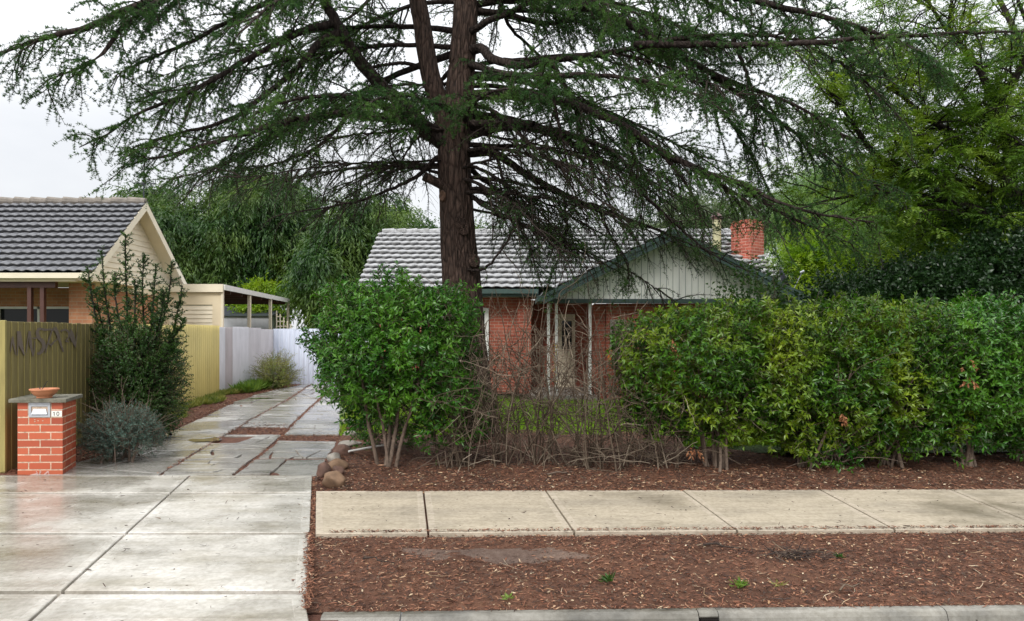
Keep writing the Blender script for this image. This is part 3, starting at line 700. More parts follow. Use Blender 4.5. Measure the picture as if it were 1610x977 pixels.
gstroke([(485, 600), (505, 500), (510, 380)], [14, 16, 10]); gstroke([(470, 340), (530, 340), (560, 260)], [14, 20, 24])
gstroke([(760, 215), (650, 220), (575, 205), (545, 260), (570, 340), (630, 400), (640, 480), (590, 560), (540, 570)], [22, 34, 38, 46, 50, 56, 56, 46, 30])
gstroke([(665, 560), (700, 420), (760, 240), (800, 190)], [10, 24, 22, 30]); gstroke([(800, 190), (840, 270), (880, 400), (930, 545)], [60, 50, 34, 22])
gstroke([(850, 350), (790, 400), (750, 440), (700, 410)], [16, 18, 26, 12]); gstroke([(745, 470), (760, 430), (800, 380)], [14, 20, 12])
gstroke([(890, 240), (960, 220), (1010, 270), (1000, 340), (960, 390), (1010, 395)], [26, 28, 30, 24, 16, 22]); gstroke([(1040, 210), (1060, 330), (1110, 480)], [10, 70, 14]); gstroke([(1110, 470), (1120, 340), (1135, 150)], [14, 12, 6])
gm.build('graffiti', M['spray'], fe)

# ---- corrugated / sheet fences
def corr(name, A, B, z0, z1, mat, parent=None, pitch=.13, amp=.022, top=None, th=.004):
    A = np.array(A, float); B = np.array(B, float); L = np.linalg.norm(B - A); d = (B - A) / L; n = np.array([d[1], -d[0]])
    k = int(L / pitch * 8); s = np.linspace(0, L, k + 1); o = amp * np.sin(2 * pi * s / pitch)
    V = []
    for dd in (0, -th):
        for z in (z0, z1):
            q = A[None] + d[None] * s[:, None] + n[None] * (o + dd)[:, None]; V.append(np.c_[q, np.full(k + 1, z)])
    V = np.concatenate(V); m = k + 1; i = np.arange(k)
    Q = np.concatenate([np.stack([i, i + 1, m + i + 1, m + i], -1), np.stack([2 * m + i, 3 * m + i, 3 * m + i + 1, 2 * m + i + 1], -1), np.stack([m + i, m + i + 1, 3 * m + i + 1, 3 * m + i], -1)])
    return np_mesh(name, V, Q, mat, parent, smooth=True)
P1, P2, P3, P4 = (-6.5, 11.27), (-7.33, 15.5), (-7.8, 18.6), (-7.66, 22.45)
fy = empty('corrugated_fence', (*P2, 0), 'yellow corrugated sheet fence along the driveway behind the dark shrub', 'fence')
corr('sheet', P1, P2, .02, 1.83, M['yelsheet'], fy, .17, .03); corr('sheet', (P2[0], P2[1] + .01), (P3[0], P3[1] - .02), .02, 1.86, M['yelsheet'], fy, .17, .03)
m = MB()
for a, b_ in ((P1, P2), (P2, P3)):
    a = np.array(a); b_ = np.array(b_); d = unit(b_ - a); n = np.array([d[1], -d[0]]); m.slab([a - n * .04, b_ - n * .04, b_ - n * .08, a - n * .08], 1.6, 1.66, .003)
m.build('rail', M['woodgreen2'], fy)
fw = empty('sheet_fence', (*P3, 0), 'pale grey upright sheet fence continuing past the yellow one with one darker panel', 'fence')
a = np.array(P3); b_ = np.array(P4); cuts = [0, .10, .22, .5, .74, 1.0]; tops = [1.80, 1.80, 1.82, 1.80, 1.76]
for i in range(5):
    q0 = a + (b_ - a) * cuts[i] + [0, .004]; q1 = a + (b_ - a) * cuts[i + 1]
    o = corr('panel', q0, q1, .0, tops[i] + .02, M['greysheet'][i], fw, .075, .006)
    if i == 1: o['label'] = 'darker taupe panel'
fb = empty('back_fence', (*P4, 0), 'pale blue corrugated steel fence across the far end of the driveway', 'fence')
corr('sheet', P4, (-4.1, 22.5), .02, 1.80, M['blusheet'], fb, .15, .022)
m = MB(); m.bb(-7.66, -4.1, 22.53, 22.58, 1.5, 1.56); m.build('rail', M['metal'], fb)

# ---- tiled roof sheets
def tiles(name, X0, X1, E, Rg, rows, pitch, mat, parent, amp=.018, step=.035, scallop=0., keep=None):
    """E=(y,z) eave, Rg=(y,z) ridge; along X"""
    E = np.array(E, float); Rg = np.array(Rg, float); S_ = Rg - E; L = np.linalg.norm(S_); d = S_ / L; n = np.array([-d[1], d[0]]); n = n if n[1] > 0 else -n
    nx = max(4, int(abs(X1 - X0) / pitch * 8)); xs = np.linspace(X0, X1, nx + 1); VV = []; ts = []
    rl = L / rows
    for r in range(rows): ts += [(r * rl - .01, step - .018), (r * rl, step), (r * rl + rl * .5, step * .55), (r * rl + rl + .085, -.03)]
    rr = np.random.default_rng(5); col = rr.normal(0, .003, (rows, nx // 8 + 2))
    for j, (t, h) in enumerate(ts):
        r = min(rows - 1, j // 4); ph = xs / pitch + (.5 * (r % 2) if scallop else 0)
        wv = np.abs(np.sin(pi * ph)) if scallop else .5 + .5 * np.sin(2 * pi * ph)
        tt = t - (scallop * (wv - .5) if j % 4 in (0, 1) and j > 1 else 0)
        hh = h + amp * wv * (1 if j % 4 < 3 else .3) + col[r, (np.abs(xs - X0) / pitch).astype(int)]
        VV.append(np.stack([xs, E[0] + d[0] * tt + n[0] * hh, E[1] + d[1] * tt + n[1] * hh], -1))
    V = np.concatenate(VV); m_ = nx + 1; i = np.arange(nx)
    Q = np.concatenate([np.stack([j * m_ + i, j * m_ + i + 1, (j + 1) * m_ + i + 1, (j + 1) * m_ + i], -1) for j in range(len(ts) - 1)])
    if keep is not None:
        c = V[Q].mean(1); Q = Q[keep(c)]
    if d[0] < 0: Q = Q[:, ::-1]
    return np_mesh(name, V, Q, mat, parent)

# ---- main house
HX0, HX1 = -4.15, 7.35; EY, EZ, RY, RZ = 18.7, 2.83, 21.9, 4.80; BY = 25.1
hs = empty('brick_house', (0, 19.2, 0), 'red brick house with white boarded gable and grey tiled roof behind the hedge', 'house')
rf = tiles('roof', HX0, HX1, (EY, EZ), (RY, RZ), 12, .27, M['tilegrey'], hs, .03, .085, .09)
tiles('roof', HX0, HX1, (BY, EZ), (RY, RZ), 11, .30, M['tilegrey'], hs, .03, .05, .05)
gx, gy0, hw, bz, az = 3.87, 16.72, 3.1, 2.55, 4.10
# wing roof: two slopes running back (built along Y by swapping axes)
def wing(side):
    L = math.hypot(hw, az - bz); rows = 9; pitch = .3; ny = 26 * 8; ys = np.linspace(gy0, 21.0, ny + 1); d = np.array([-side * hw / L, (az - bz) / L]); n = np.array([side * (az - bz) / L, hw / L])
    V = []; ts = []; rl = L / rows
    for r_ in range(rows): ts += [(r_ * rl, .05), (r_ * rl + rl - .001, 0), (r_ * rl + rl - .0005, -.01)]
    for t, h in ts:
        hh = h + .03 * np.abs(np.sin(pi * ys / pitch)); V.append(np.stack([gx + side * hw + d[0] * t + n[0] * hh, ys, bz + .03 + d[1] * t + n[1] * hh], -1))
    V = np.concatenate(V); m_ = ny + 1; i = np.arange(ny)
    Q = np.concatenate([np.stack([j * m_ + i, j * m_ + i + 1, (j + 1) * m_ + i + 1, (j + 1) * m_ + i], -1) for j in range(len(ts) - 1)])
    c = V[Q].mean(1); Q = Q[(c[:, 2] > EZ + (c[:, 1] - EY) * (RZ - EZ) / (RY - EY) - .02) | (c[:, 1] < EY)]
    return np_mesh('roof', V, Q, M['tilegrey'], hs)
wing(-1); wing(1)
m = MB()
for i in range(32): x = HX0 + .1 + i * .36; m.cyl((x, RY, RZ + .02), (x + .37, RY, RZ + .035), .10, .115, 10)
m.build('ridge_capping', M['tilegrey'], hs); m = MB()
for i in range(12): y = gy0 + i * .36; m.cyl((gx, y, az + .05), (gx, y + .37, az + .065), .09, .10, 10)
m.build('ridge_capping', M['tilegrey'], hs)
m = MB()   # gutters, eave soffits, verge trims
m.bb(HX0, .7, EY - .16, EY - .05, EZ - .12, EZ + .0); m.bb(HX0, .7, EY - .05, EY - .02, EZ - .2, EZ - .02)
m.build('gutter', M['fascia'], hs)
m = MB(); m.bb(HX0, HX1, EY - .02, 19.2, EZ - .2, EZ - .16); m.build('soffit', M['soffit'], hs)
m = MB()
for s in (-1, 1):   # barge boards: two stepped members per rake
    for (y0, y1, up, dn) in ((gy0 - .03, gy0 + .0, .035, -.20), (gy0 - .055, gy0 - .031, .04, -.06)):
        e = np.array([gx + s * (hw + .02), bz]); a_ = np.array([gx, az])
        P = [(e[0], e[1] + up), (a_[0], a_[1] + up), (a_[0], a_[1] + dn), (e[0], e[1] + dn)]
        V = [(x, y, z) for y in (y0, y1) for x, z in P]; m.add(V, [(0, 1, 2, 3), (7, 6, 5, 4), (0, 4, 5, 1), (1, 5, 6, 2), (2, 6, 7, 3), (3, 7, 4, 0)])
for s in (-1, 1): m.bb(gx + s * (hw - .05), gx + s * (hw + .16), gy0 - .03, 21 if s > 0 else EY - .2, bz - .13, bz + .0)
m.bb(gx + hw - .4, gx + hw + .1, gy0 - .02, gy0 + .4, bz - .26, bz - .14)
m.build('barge_board', M['fascia'], hs)
m = MB()
for s in (-1, 1):
    P = [(gx + s * hw, bz - .04), (gx, az - .05), (gx, az - .09), (gx + s * hw, bz - .08)]; V = [(x, y, z) for y in (gy0, 17.2) for x, z in P]
    m.add(V, [(0, 1, 2, 3), (7, 6, 5, 4), (0, 4, 5, 1), (1, 5, 6, 2), (2, 6, 7, 3), (3, 7, 4, 0)])
m.build('soffit', M['fascia'], hs)
m = MB(); x = gx - hw + .25       # vertical boards
while x < gx + hw - .25:
    x2 = x + .141; zt = lambda q: az - .09 - abs(q - gx) * (az - bz) / hw
    if zt(x) > 2.5 and zt(x2) > 2.5:
        m.add([(x, 17.2, 2.5), (x2, 17.2, 2.5), (x2, 17.2, zt(x2)), (x, 17.2, zt(x)), (x, 17.23, 2.5), (x2, 17.23, 2.5), (x2, 17.23, zt(x2)), (x, 17.23, zt(x))], [(0, 1, 2, 3), (0, 4, 5, 1), (1, 5, 6, 2), (2, 6, 7, 3), (3, 7, 4, 0)])
    x += .155
m.build('gable_boards', M['gablew'], hs)
m = MB(); m.add([(gx - hw + .1, 17.225, 2.49), (gx + hw - .1, 17.225, 2.49), (gx, 17.225, az - .1), (gx - hw + .1, 17.4, 2.49), (gx + hw - .1, 17.4, 2.49), (gx, 17.4, az - .1)], [(0, 1, 2), (0, 3, 4, 1)]); m.build('gable_backing', M['fascia'], hs)
m = MB(); m.bb(gx - hw + .12, gx + hw - .12, 17.16, 17.42, 2.40, 2.498); m.build('gable_beam', M['fascia'], hs)
m = MB()
m.bb(-3.85, -1.95, 19.2, 19.45, 0, 2.66); m.bb(-.64, .52, 19.2, 19.45, 0, 2.66); m.bb(-1.95, -.64, 19.2, 19.45, 0, .85); m.bb(-1.95, -.64, 19.2, 19.45, 2.35, 2.66)
m.bb(.15, .52, 19.0, 19.198, 0, 2.6)
m.bb(.521, 2.2, 20.0, 20.2, 0, 2.6); m.bb(2.1, 2.35, 17.6, 20, 0, 2.4); m.bb(2.36, 3.0, 17.5, 17.75, 0, 2.4); m.bb(3.0, 6.75, 17.45, 17.7, 0, 2.4); m.bb(6.5, 6.75, 17.7, 25, 0, 2.4)
m.bb(-3.85, -3.6, 19.46, 25, 0, 2.66); m.bb(-3.85, 6.7, 24.8, 25, 0, 2.66)
m.build('wall', M['brickred'], hs)
m = MB(); m.add([(-3.85, 19.3, 2.7), (-3.85, 24.9, 2.7), (-3.85, RY, RZ - .1), (-3.8, 19.3, 2.7), (-3.8, 24.9, 2.7), (-3.8, RY, RZ - .1)], [(0, 1, 2), (5, 4, 3), (0, 3, 4, 1), (0, 2, 5, 3)]); m.build('wall', M['brickred'], hs)
m = MB(); m.bb(-.75, -.64, 19.14, 19.3, .85, 2.35); m.bb(-1.95, -1.84, 19.14, 19.3, .85, 2.35); m.bb(-1.84, -.75, 19.14, 19.3, 2.25, 2.35); m.bb(-1.84, -.75, 19.14, 19.3, .85, .95); m.bb(-1.32, -1.27, 19.16, 19.28, .95, 2.25)
wn = m.build('window', M['whitep'], hs); m = MB(); m.bb(-1.84, -.75, 19.22, 19.235, .95, 2.25); m.build('pane', M['glass'], wn)
m = MB()
for x in (.905, 1.10, 1.93): m = MB(); m.bb(x - .035, x + .035, 17.3, 17.37, 0, 2.4); m.build('porch_post', M['whitep'], hs)
m = MB(); m.bb(1.32, 1.80, 19.93, 19.98, .1, 2.2); d_ = m.build('door', M['cream2'], hs); m = MB(); m.bb(1.42, 1.70, 19.91, 19.928, 1.2, 2.0); m.build('pane', M['glass'], d_)
m = MB(); m.bb(2.45, 2.85, 17.44, 17.5, .85, 2.0); m.bb(.45, 2.1, 17.25, 19.95, 0, .12); wn = m.build('porch_step', M['stoneC'], hs)
m = MB(); m.bb(2.5, 2.8, 17.42, 17.438, 1.2, 1.75); m.build('pane', M['glass'], hs)
m = MB(); m.bb(.9, 1.9, 17.27, 17.33, .55, .6)
# chimney, flue, dish as parts / things
m = MB(); m.bb(-.33, .33, -.33, .33, 2.4, 4.88); c_ = m.build('chimney', M['brickchim'], None); c_.parent = hs; c_.location = (6.90, 1.3, 0); c_.rotation_euler.z = radians(38)
m = MB(); m.bb(-.35, .35, -.35, .35, 4.70, 4.78); m.bb(-.30, .30, -.30, .30, 4.88, 4.94); m.build('chimney_corbel', M['brickchim'], c_)
m = MB(); m.cyl((6.0, 20.5, 3.6), (6.0, 20.5, 4.98), .125, .125, 20); m.cyl((6.0, 20.5, 4.2), (6.0, 20.5, 4.24), .135, .135, 20); fl_ = m.build('flue', M['flue'], hs, smooth=False)
m = MB(); m.cyl((6.0, 20.5, 4.98), (6.0, 20.5, 5.06), .15, .15, 20); m.cyl((6.0, 20.5, 5.06), (6.0, 20.5, 5.18), .19, .05, 20); m.build('cowl', M['brownpaint'], fl_)
dc = at(1229, 441, 17.0); dsh = empty('satellite_dish', dc, 'dark satellite dish fixed at the right end of the gable eave', 'satellite dish')
m = MB(); ax = unit(np.array([.86, -.35, .42])); u1 = unit(np.cross(ax, [0, 0, 1.])); u2 = np.cross(u1, ax); pr = []
for j in range(7):
    rr_ = .36 * j / 6; pr.append([tuple(dc + ax * (rr_ ** 2 * .9) + (u1 * cos(2 * pi * i / 28) * .85 + u2 * sin(2 * pi * i / 28)) * rr_) for i in range(28)])
V = sum(pr, []); m.add(V, [(j * 28 + i, j * 28 + (i + 1) % 28, (j + 1) * 28 + (i + 1) % 28, (j + 1) * 28 + i) for j in range(6) for i in range(28)])
o = m.build('reflector', M['dmetal'], dsh, smooth=True); o.modifiers.new('solid', 'SOLIDIFY').thickness = .012
m = MB(); e = dc + ax * .5 - u2 * .02; m.cyl(dc - u2 * .36 + ax * .1, e, .012, .012, 8); m.cyl(e - ax * .05, e + ax * .05, .03, .03, 10); m.build('feed_arm', M['metal'], dsh)
m = MB(); m.cyl(dc - ax * .02, dc - ax * .1, .05, .05, 10); m.cyl(dc - ax * .09, (dc[0] - .1, dc[1] + .03, bz - .05), .02, .02, 8); m.build('mount', M['dmetal'], dsh)
# orange ornament and leaf chain on the porch
oc = at(962, 560, 17.15); on = MB(); s = smooth_line([(oc[0] + .03, oc[1], oc[2] + .2, .02), (oc[0] - .05, oc[1], oc[2] + .05, .05), (oc[0] - .04, oc[1], oc[2] - .1, .05), (oc[0] + .01, oc[1], oc[2] - .22, .02)], 12)
V, Q = tubes(s[None, :, :3], s[None, :, 3], 10); tag(np_mesh('porch_ornament', V, Q, M['orange'], None, True), 'small curved orange ornament hanging by the porch wall', 'ornament')
m = MB(); m.cyl((oc[0] + .03, oc[1], oc[2] + .2), (oc[0] + .03, oc[1], 2.41), .004, .004, 5); 
cc = at(873, 0, 17.22); X = np.full(40, cc[0] + .0) + R.normal(0, .02, 40); Z = np.linspace(.4, 1.45, 40)
V, Q = leaves(np.stack([X, np.full(40, 17.24), Z], -1), np.stack([R.normal(0, 1, 40), R.normal(0, .3, 40), R.normal(0, 1, 40) - .5], -1), .06, .04, LEAF_B)
m_ = randmat('yellow leaves', [(0, (.55, .36, .04)), (.6, (.62, .45, .1)), (1, (.7, .6, .3))]); tag(np_mesh('leaf_garland', V, Q, m_), 'strand of yellow leaves hanging down the white porch post', 'garland')

# ---- neighbour house
nh = empty('neighbour_house', (-9.8, 16.6, 0), 'cream gabled house with dark grey tiles and orange brick corner beyond the left fence', 'house')
NX = -9.50; ne, nez, nr, nrz, nby = 15.9, 3.03, 18.2, 5.04, 20.5
tiles('roof', -26, NX, (ne, nez), (nr, nrz), 13, .235, M['tiledark'], nh, .035, .075)
tiles('roof', -26, NX, (nby, nez), (nr, nrz), 12, .235, M['tiledark'], nh, .035, .05)
m = MB()
for i in range(38): x = NX - .02 - i * .42; m.cyl((x, nr, nrz + .03), (x - .44, nr, nrz + .05), .10, .125, 10)
m.build('ridge_capping', M['ridge'], nh)
m = MB()
for (ey, sg) in ((ne, 1), (nby, -1)):
    for (x0, x1, up, dn) in ((NX - .03, NX + .0, .03, -.19),):
        P = [(ey - sg * .05, nez + up - .05), (nr, nrz + up), (nr, nrz + dn), (ey - sg * .05, nez + dn - .02)]
        V = [(x, y, z) for x in (x0, x1) for y, z in P]; m.add(V, [(0, 1, 2, 3), (7, 6, 5, 4), (0, 4, 5, 1), (1, 5, 6, 2), (2, 6, 7, 3), (3, 7, 4, 0)])
m.build('barge_board', M['cream2'], nh)
m = MB()
for (ey, sg) in ((ne, 1), (nby, -1)):
    P = [(ey, nez - .10), (nr, nrz - .10), (nr, nrz - .13), (ey, nez - .13)]; V = [(x, y, z) for x in (NX - .40, NX - .031) for y, z in P]
    m.add(V, [(0, 1, 2, 3), (7, 6, 5, 4), (0, 4, 5, 1), (1, 5, 6, 2), (2, 6, 7, 3), (3, 7, 4, 0)])
m.bb(-26, NX - .05, ne + .0, 18.19, nez - .185, nez - .16)
m.build('soffit', M['cream'], nh)
m = MB(); z = nez - .18; GX = NX - .38
while z < nrz - .2:
    f = lambda zz: (nrz - .1 - zz) / (nrz - nez) * (nr - ne); a1, a2 = f(z), f(z + .14)
    if a2 > .02: m.add([(GX + .02, nr - a1, z), (GX + .02, nr + a1, z), (GX, nr + a2, z + .14), (GX, nr - a2, z + .14), (GX - .03, nr - a1, z), (GX - .03, nr + a1, z)], [(0, 1, 2, 3), (0, 4, 5, 1)])
    z += .14
m.build('weatherboards', M['cream2'], nh)
m = MB(); m.bb(-26, NX + .02, ne - .14, ne - .03, nez - .13, nez - .01); m.build('gutter', M['cream2'], nh)
m = MB(); m.bb(-26, NX - .38, ne - .029, ne + .0, nez - .2, nez - .13); m.bb(NX - .42, NX - .37, ne + .7, nby - .2, nez - .33, nez - .181); m.build('fascia', M['cream'], nh)
m = MB(); m.bb(-10.45, NX - .40, 16.5, 16.8, 0, 2.84); m.bb(-9.95, NX - .40, 16.8, 20.2, 0, 2.7); m.bb(-11.2, -9.96, 20, 20.2, 0, 2.7); m.build('wall', M['brickor'], nh)
m = MB(); m.bb(-26, -11.95, 18.2, 18.4, 0, 1.15); m.bb(-26, -9.96, 18.2, 18.4, 2.35, 2.84); m.bb(-11.1, -9.96, 18.2, 18.4, 0, 2.35); m.build('wall', M['brickor'], nh)
m = MB(); m.bb(-26, -11.1, 18.3, 18.32, .3, 2.35); m.build('pane', M['glass'], nh)
m = MB()
for x in (-15.6, -13.4, -12.3, -11.12): m.bb(x - .03, x + .03, 18.17, 18.3, .3, 2.35)
m.bb(-26, -11.1, 18.17, 18.3, 2.29, 2.349); m.build('window_frame', M['whitep'], nh)
m = MB()
for px in (48, 68): x = at(px, 0, 16.05)[0]; m = MB(); m.bb(x - .045, x + .045, 16.0, 16.09, 0, 2.70); m.build('porch_post', M['brownpaint'], nh)
m = MB(); m.bb(-26, -10.46, 16.02, 16.12, 2.70, 2.838); m.build('porch_beam', M['brownpaint'], nh)
# antenna
p = at(226, 322, 18.2); an = empty('antenna', (p[0], 18.2, nrz), 'rooftop television aerial at the gable end of the cream house', 'antenna')
m = MB(); m.cyl((p[0], 18.2, nrz), (p[0], 18.2, nrz + .55), .015, .015, 8); m.build('mast', M['dmetal'], an)
m = MB(); m.cyl((p[0] - .22, 18.1, nrz + .5), (p[0] + .28, 18.3, nrz + .54), .01, .01, 6)
for i in range(7): x = p[0] - .2 + i * .075; m.cyl((x, 18.2 - .22 + .01 * i, nrz + .5), (x, 18.2 + .22, nrz + .52), .006, .006, 5); m.cyl((x, 18.2, nrz + .42), (x, 18.2, nrz + .62), .005, .005, 5)
m.build('boom', M['dmetal'], an)

# ---- carport
cp = empty('carport', (-8.05, 19.5, 0), 'cream flat roofed carport with slender posts behind the grey sheet fence', 'carport')
m = MB(); FR = [(-9.85, 19.45), (-8.03, 19.45), (-8.80, 27.6), (-12, 27.6)]
m.prism(FR, 2.93, 3.0); m.build('roof', M['metal'], cp)
m = MB(); m.bb(-9.87, -8.02, 19.40, 19.448, 2.80, 3.02); m.build('fascia', M['cream2'], cp)
m = MB(); m.prism([(-8.02, 19.45), (-7.98, 19.45), (-8.76, 27.6), (-8.80, 27.6)], 2.86, 3.01); m.build('fascia', M['whitep'], cp)
m = MB(); m.bb(-9.87, -9.55, 19.5, 19.6, 0, 2.93); m.bb(-9.55, -8.35, 19.5, 19.6, 2.45, 2.93); m.bb(-8.35, -8.1, 19.5, 19.6, 0, 2.93); m.bb(-9.55, -8.35, 19.5, 19.6, 0, 1.7); m.build('wall', M['cream'], cp)
m = MB(); z = 1.72
while z < 2.42: m.box((-8.95, 19.53, z + .06), (1.2, .02, .125), rx=-.18); z += .118
m.build('louvres', M['cream2'], cp)
m = MB(); m.bb(-8.1, -8.04, 19.46, 19.54, 0, 2.93); m.build('post', M['cream2'], cp)
for px in (392, 425, 453):
    m = MB(); k = (px - CX) / F; Y = (-8.06 + .0945 * 19.5) / (k + .0945); m.box((-8.06 - .0945 * (Y - 19.5), Y, 1.43), (.09, .09, 2.85)); m.build('post', M['cream2'], cp)
m = MB()
for i in range(7): y = 20.3 + i * 1.15; m.bb(-12 + .2, -8.1 - .0945 * (y - 19.5), y, y + .06, 2.78, 2.925)
m.build('rafters', M['brownpaint'], cp)
sh = empty('garden_shed', (-10.6, 29, 0), 'low grey roofed shed seen through the carport', 'shed')
m = MB(); m.bb(-12.6, -9.9, 28.5, 31, 0, 2.35); m.build('wall', M['greysheet'][0], sh); m = MB(); V = [(-12.7, 28.4, 2.36), (-9.8, 28.4, 2.36), (-9.8, 31.1, 2.36), (-12.7, 31.1, 2.36), (-12.7, 29.7, 2.85), (-9.8, 29.7, 2.6)]
m.add(V, [(0, 1, 5, 4), (2, 3, 4, 5), (0, 4, 3), (1, 2, 5), (0, 3, 2, 1)]); m.build('roof', M['dmetal'], sh)
lt = MB(); c = at(446, 505, 24.6)
for i in range(5): lt.bb(c[0] - .25 + i * .125 - .02, c[0] - .25 + i * .125 + .02, 24.6, 24.62, .3, 2.45 - .12 * i)
for i in range(12): lt.bb(c[0] - .27, c[0] + .27 - max(0, i - 8) * .12, 24.621, 24.64, .35 + i * .17, .39 + i * .17)
tag(lt.build('trellis', M['cream2']), 'small cream trellis standing beyond the pale blue fence', 'trellis')

# ---- rocks edging the bed
rock_specs = [(523, 768, 36, 26, 'stoneA', 'large tan boulder nearest the footpath corner'), (507, 752, 22, 24, 'stoneB', 'dark brown rock behind the large tan boulder'), (529, 749, 20, 16, 'stoneB', 'small brown rock touching the top of the tan boulder'),
    (530, 740, 30, 18, 'stoneA', 'reddish round rock above the small brown rock'), (523, 728, 20, 18, 'stoneC', 'pale grey rock at the driveway edge'), (538, 719, 30, 20, 'stoneB', 'wide brown rock under the left hedge shrub'),
    (549, 704, 34, 12, 'stoneC', 'flat grey rock stacked above the wide brown rock'), (549, 691, 22, 14, 'stoneC', 'rounded grey rock halfway along the edging'), (556, 680, 26, 12, 'stoneB', 'dark rock under the hedge skirt'), (545, 668, 20, 10, 'stoneC', 'small grey rock farthest along the edging')]
for i, (px, py, w_, h_, mt, lab) in enumerate(rock_specs):
    rr_ = np.random.default_rng(50 + i); c = gr(px, py + 2); sc = c[1] / F; W_, H_ = w_ * sc, h_ * sc
    import bmesh
    bm = bmesh.new(); bmesh.ops.create_icosphere(bm, subdivisions=3, radius=1)
    dirs = unit(rr_.normal(size=(9, 3))); ds_ = rr_.uniform(.62, .92, 9)
    for v in bm.verts:
        p = np.array(v.co)
        for d, k in zip(dirs, ds_):
            e = p @ d - k
            if e > 0: p = p - d * e * .85
        p = p + .03 * np.sin(p[::-1] * 7 + i)
        v.co = Vector((p[0] * W_ * .55, p[1] * W_ * .5, p[2] * H_ * .58 + H_ * .38))
    me = bpy.data.meshes.new('rock'); bm.to_mesh(me); bm.free(); o = link('rock', me, M[mt], None, True); o.location = (c[0], c[1] + .05, .02); o.rotation_euler.z = rr_.uniform(-.4, .4)
    tag(o, lab, 'rock', 'rocks edging the garden bed')
a = gr(548, 722); b_ = gr(600, 716); m = MB(); m.cyl((a[0], a[1], .10), (b_[0] + .1, b_[1] + .1, .14), .014, .014, 10); tag(m.build('pipe', M['whitep']), 'thin white pipe lying across the bed beside the rocks', 'pipe')
# ============================================================ VEGETATION
M['cedarbark'] = barkmat('cedar bark', (.13, .085, .067), (.025, .019, .016), strength=1.)
M['limbbark'] = barkmat('cedar limb bark', (.055, .04, .034), (.02, .015, .013))
M['cedartwig'] = simple('cedar twig', (.045, .034, .028), .9, .3, 20, 0, spec=.2)
M['needles'] = leafmat('cedar needles', (.020, .066, .016), (.05, .13, .030), (.11, .23, .04), 1.3, .2, .45, spec=.3)
M['hedge'] = leafmat('hedge leaves', (.009, .05, .005), (.06, .20, .015), (.11, .27, .02), 1.8, .18, .3)
M['hedge2'] = leafmat('yellowish hedge leaves', (.009, .045, .004), (.08, .20, .012), (.22, .31, .015), 1.7, .2, .33)
M['stem'] = simple('hedge stem', (.16, .115, .085), .9, .4, 25, .3)
M['dead'] = randmat('dead twigs', [(0, (.05, .034, .024)), (.5, (.115, .085, .06)), (.85, (.215, .17, .125)), (1, (.34, .28, .21))], .9, .2)
M['darkleaf'] = leafmat('dark shrub leaves', (.018, .058, .012), (.045, .115, .02), (.08, .17, .03), 2.2, .28, .4)
M['greyleaf'] = leafmat('grey green leaves', (.055, .105, .085), (.12, .185, .145), None, 2, .2, .6)
M['pepper'] = leafmat('pepper tree leaves', (.010, .038, .007), (.045, .11, .018), (.15, .235, .04), .55, .25, .5)
M['feather'] = leafmat('feathery pale leaves', (.08, .17, .045), (.16, .27, .08), (.20, .33, .08), .5, .35, .5)
M['lime'] = leafmat('lime leaves', (.10, .21, .008), (.21, .34, .014), (.34, .44, .02), .8, .42, .45)
M['jaca'] = leafmat('jacaranda leaves', (.05, .12, .012), (.11, .21, .018), (.24, .34, .02), .9, .36, .5)
M['euc'] = leafmat('grey eucalypt leaves', (.09, .13, .06), (.16, .20, .11), None, .5, .3, .6)
M['darktree'] = leafmat('very dark leaves', (.008, .026, .007), (.026, .066, .016), None, 1, .2, .35)
M['blackbark'] = barkmat('dark bark', (.05, .04, .034), (.02, .016, .014))

# ---------------- cedar
ct = empty('cedar_tree', at(752, 690, 11) * [1, 1, 0], 'huge spreading cedar with dark needled limbs standing behind the hedge', 'tree')
tp = [(756, 720, 11, .40), (750, 690, 11, .37), (741, 620, 11, .325), (733, 540, 11, .315), (727, 460, 11, .305), (720, 380, 11, .275), (716, 300, 11, .255), (714, 235, 11, .25), (720, 170, 11, .23), (726, 100, 11, .205), (731, 20, 11, .19), (734, -80, 11.05, .18), (735, -250, 11.1, .15), (737, -450, 11.1, .10), (735, -700, 11.1, .03)]
def px_line(pts, K):
    Q = np.array([np.r_[at(p[0], p[1], p[2]), p[3]] for p in pts]); return smooth_line(Q, K)
def bark_tube(L, sides=40, amp=.05, seed=0):
    P, r_ = L[:, :3], L[:, 3]; V, Q = tubes(P[None], r_[None], sides); V = V.reshape(len(P), sides, 3); c = P[:, None]
    a = np.arange(sides) * 2 * pi / sides; h = np.cumsum(np.r_[0, np.linalg.norm(np.diff(P, axis=0), axis=1)])[:, None]
    k = 1 + amp * (np.sin(a * 9 + 2.3 * np.sin(h * 3.1) + seed)) * .5 + amp * .6 * np.sin(a * 17 + 3 * np.sin(h * 4.7 + a)) + amp * .8 * np.sin(a * 3 + h * 2.1 + seed)
    return (c + (V - c) * k[..., None]).reshape(-1, 3), Q
L = px_line(tp, 150); V, Q = bark_tube(L, 56, .045); np_mesh('trunk', V, Q, M['cedarbark'], ct, True)
lead = px_line([(708, 215, 11, .17), (694, 172, 10.95, .15), (680, 130, 10.9, .145), (670, 80, 10.9, .14), (664, 40, 10.9, .135), (655, -10, 10.9, .13), (645, -120, 10.9, .10), (640, -300, 10.9, .04)], 50)
V, Q = bark_tube(lead, 36, .05, 2); np_mesh('trunk', V, Q, M['cedarbark'], ct, True)
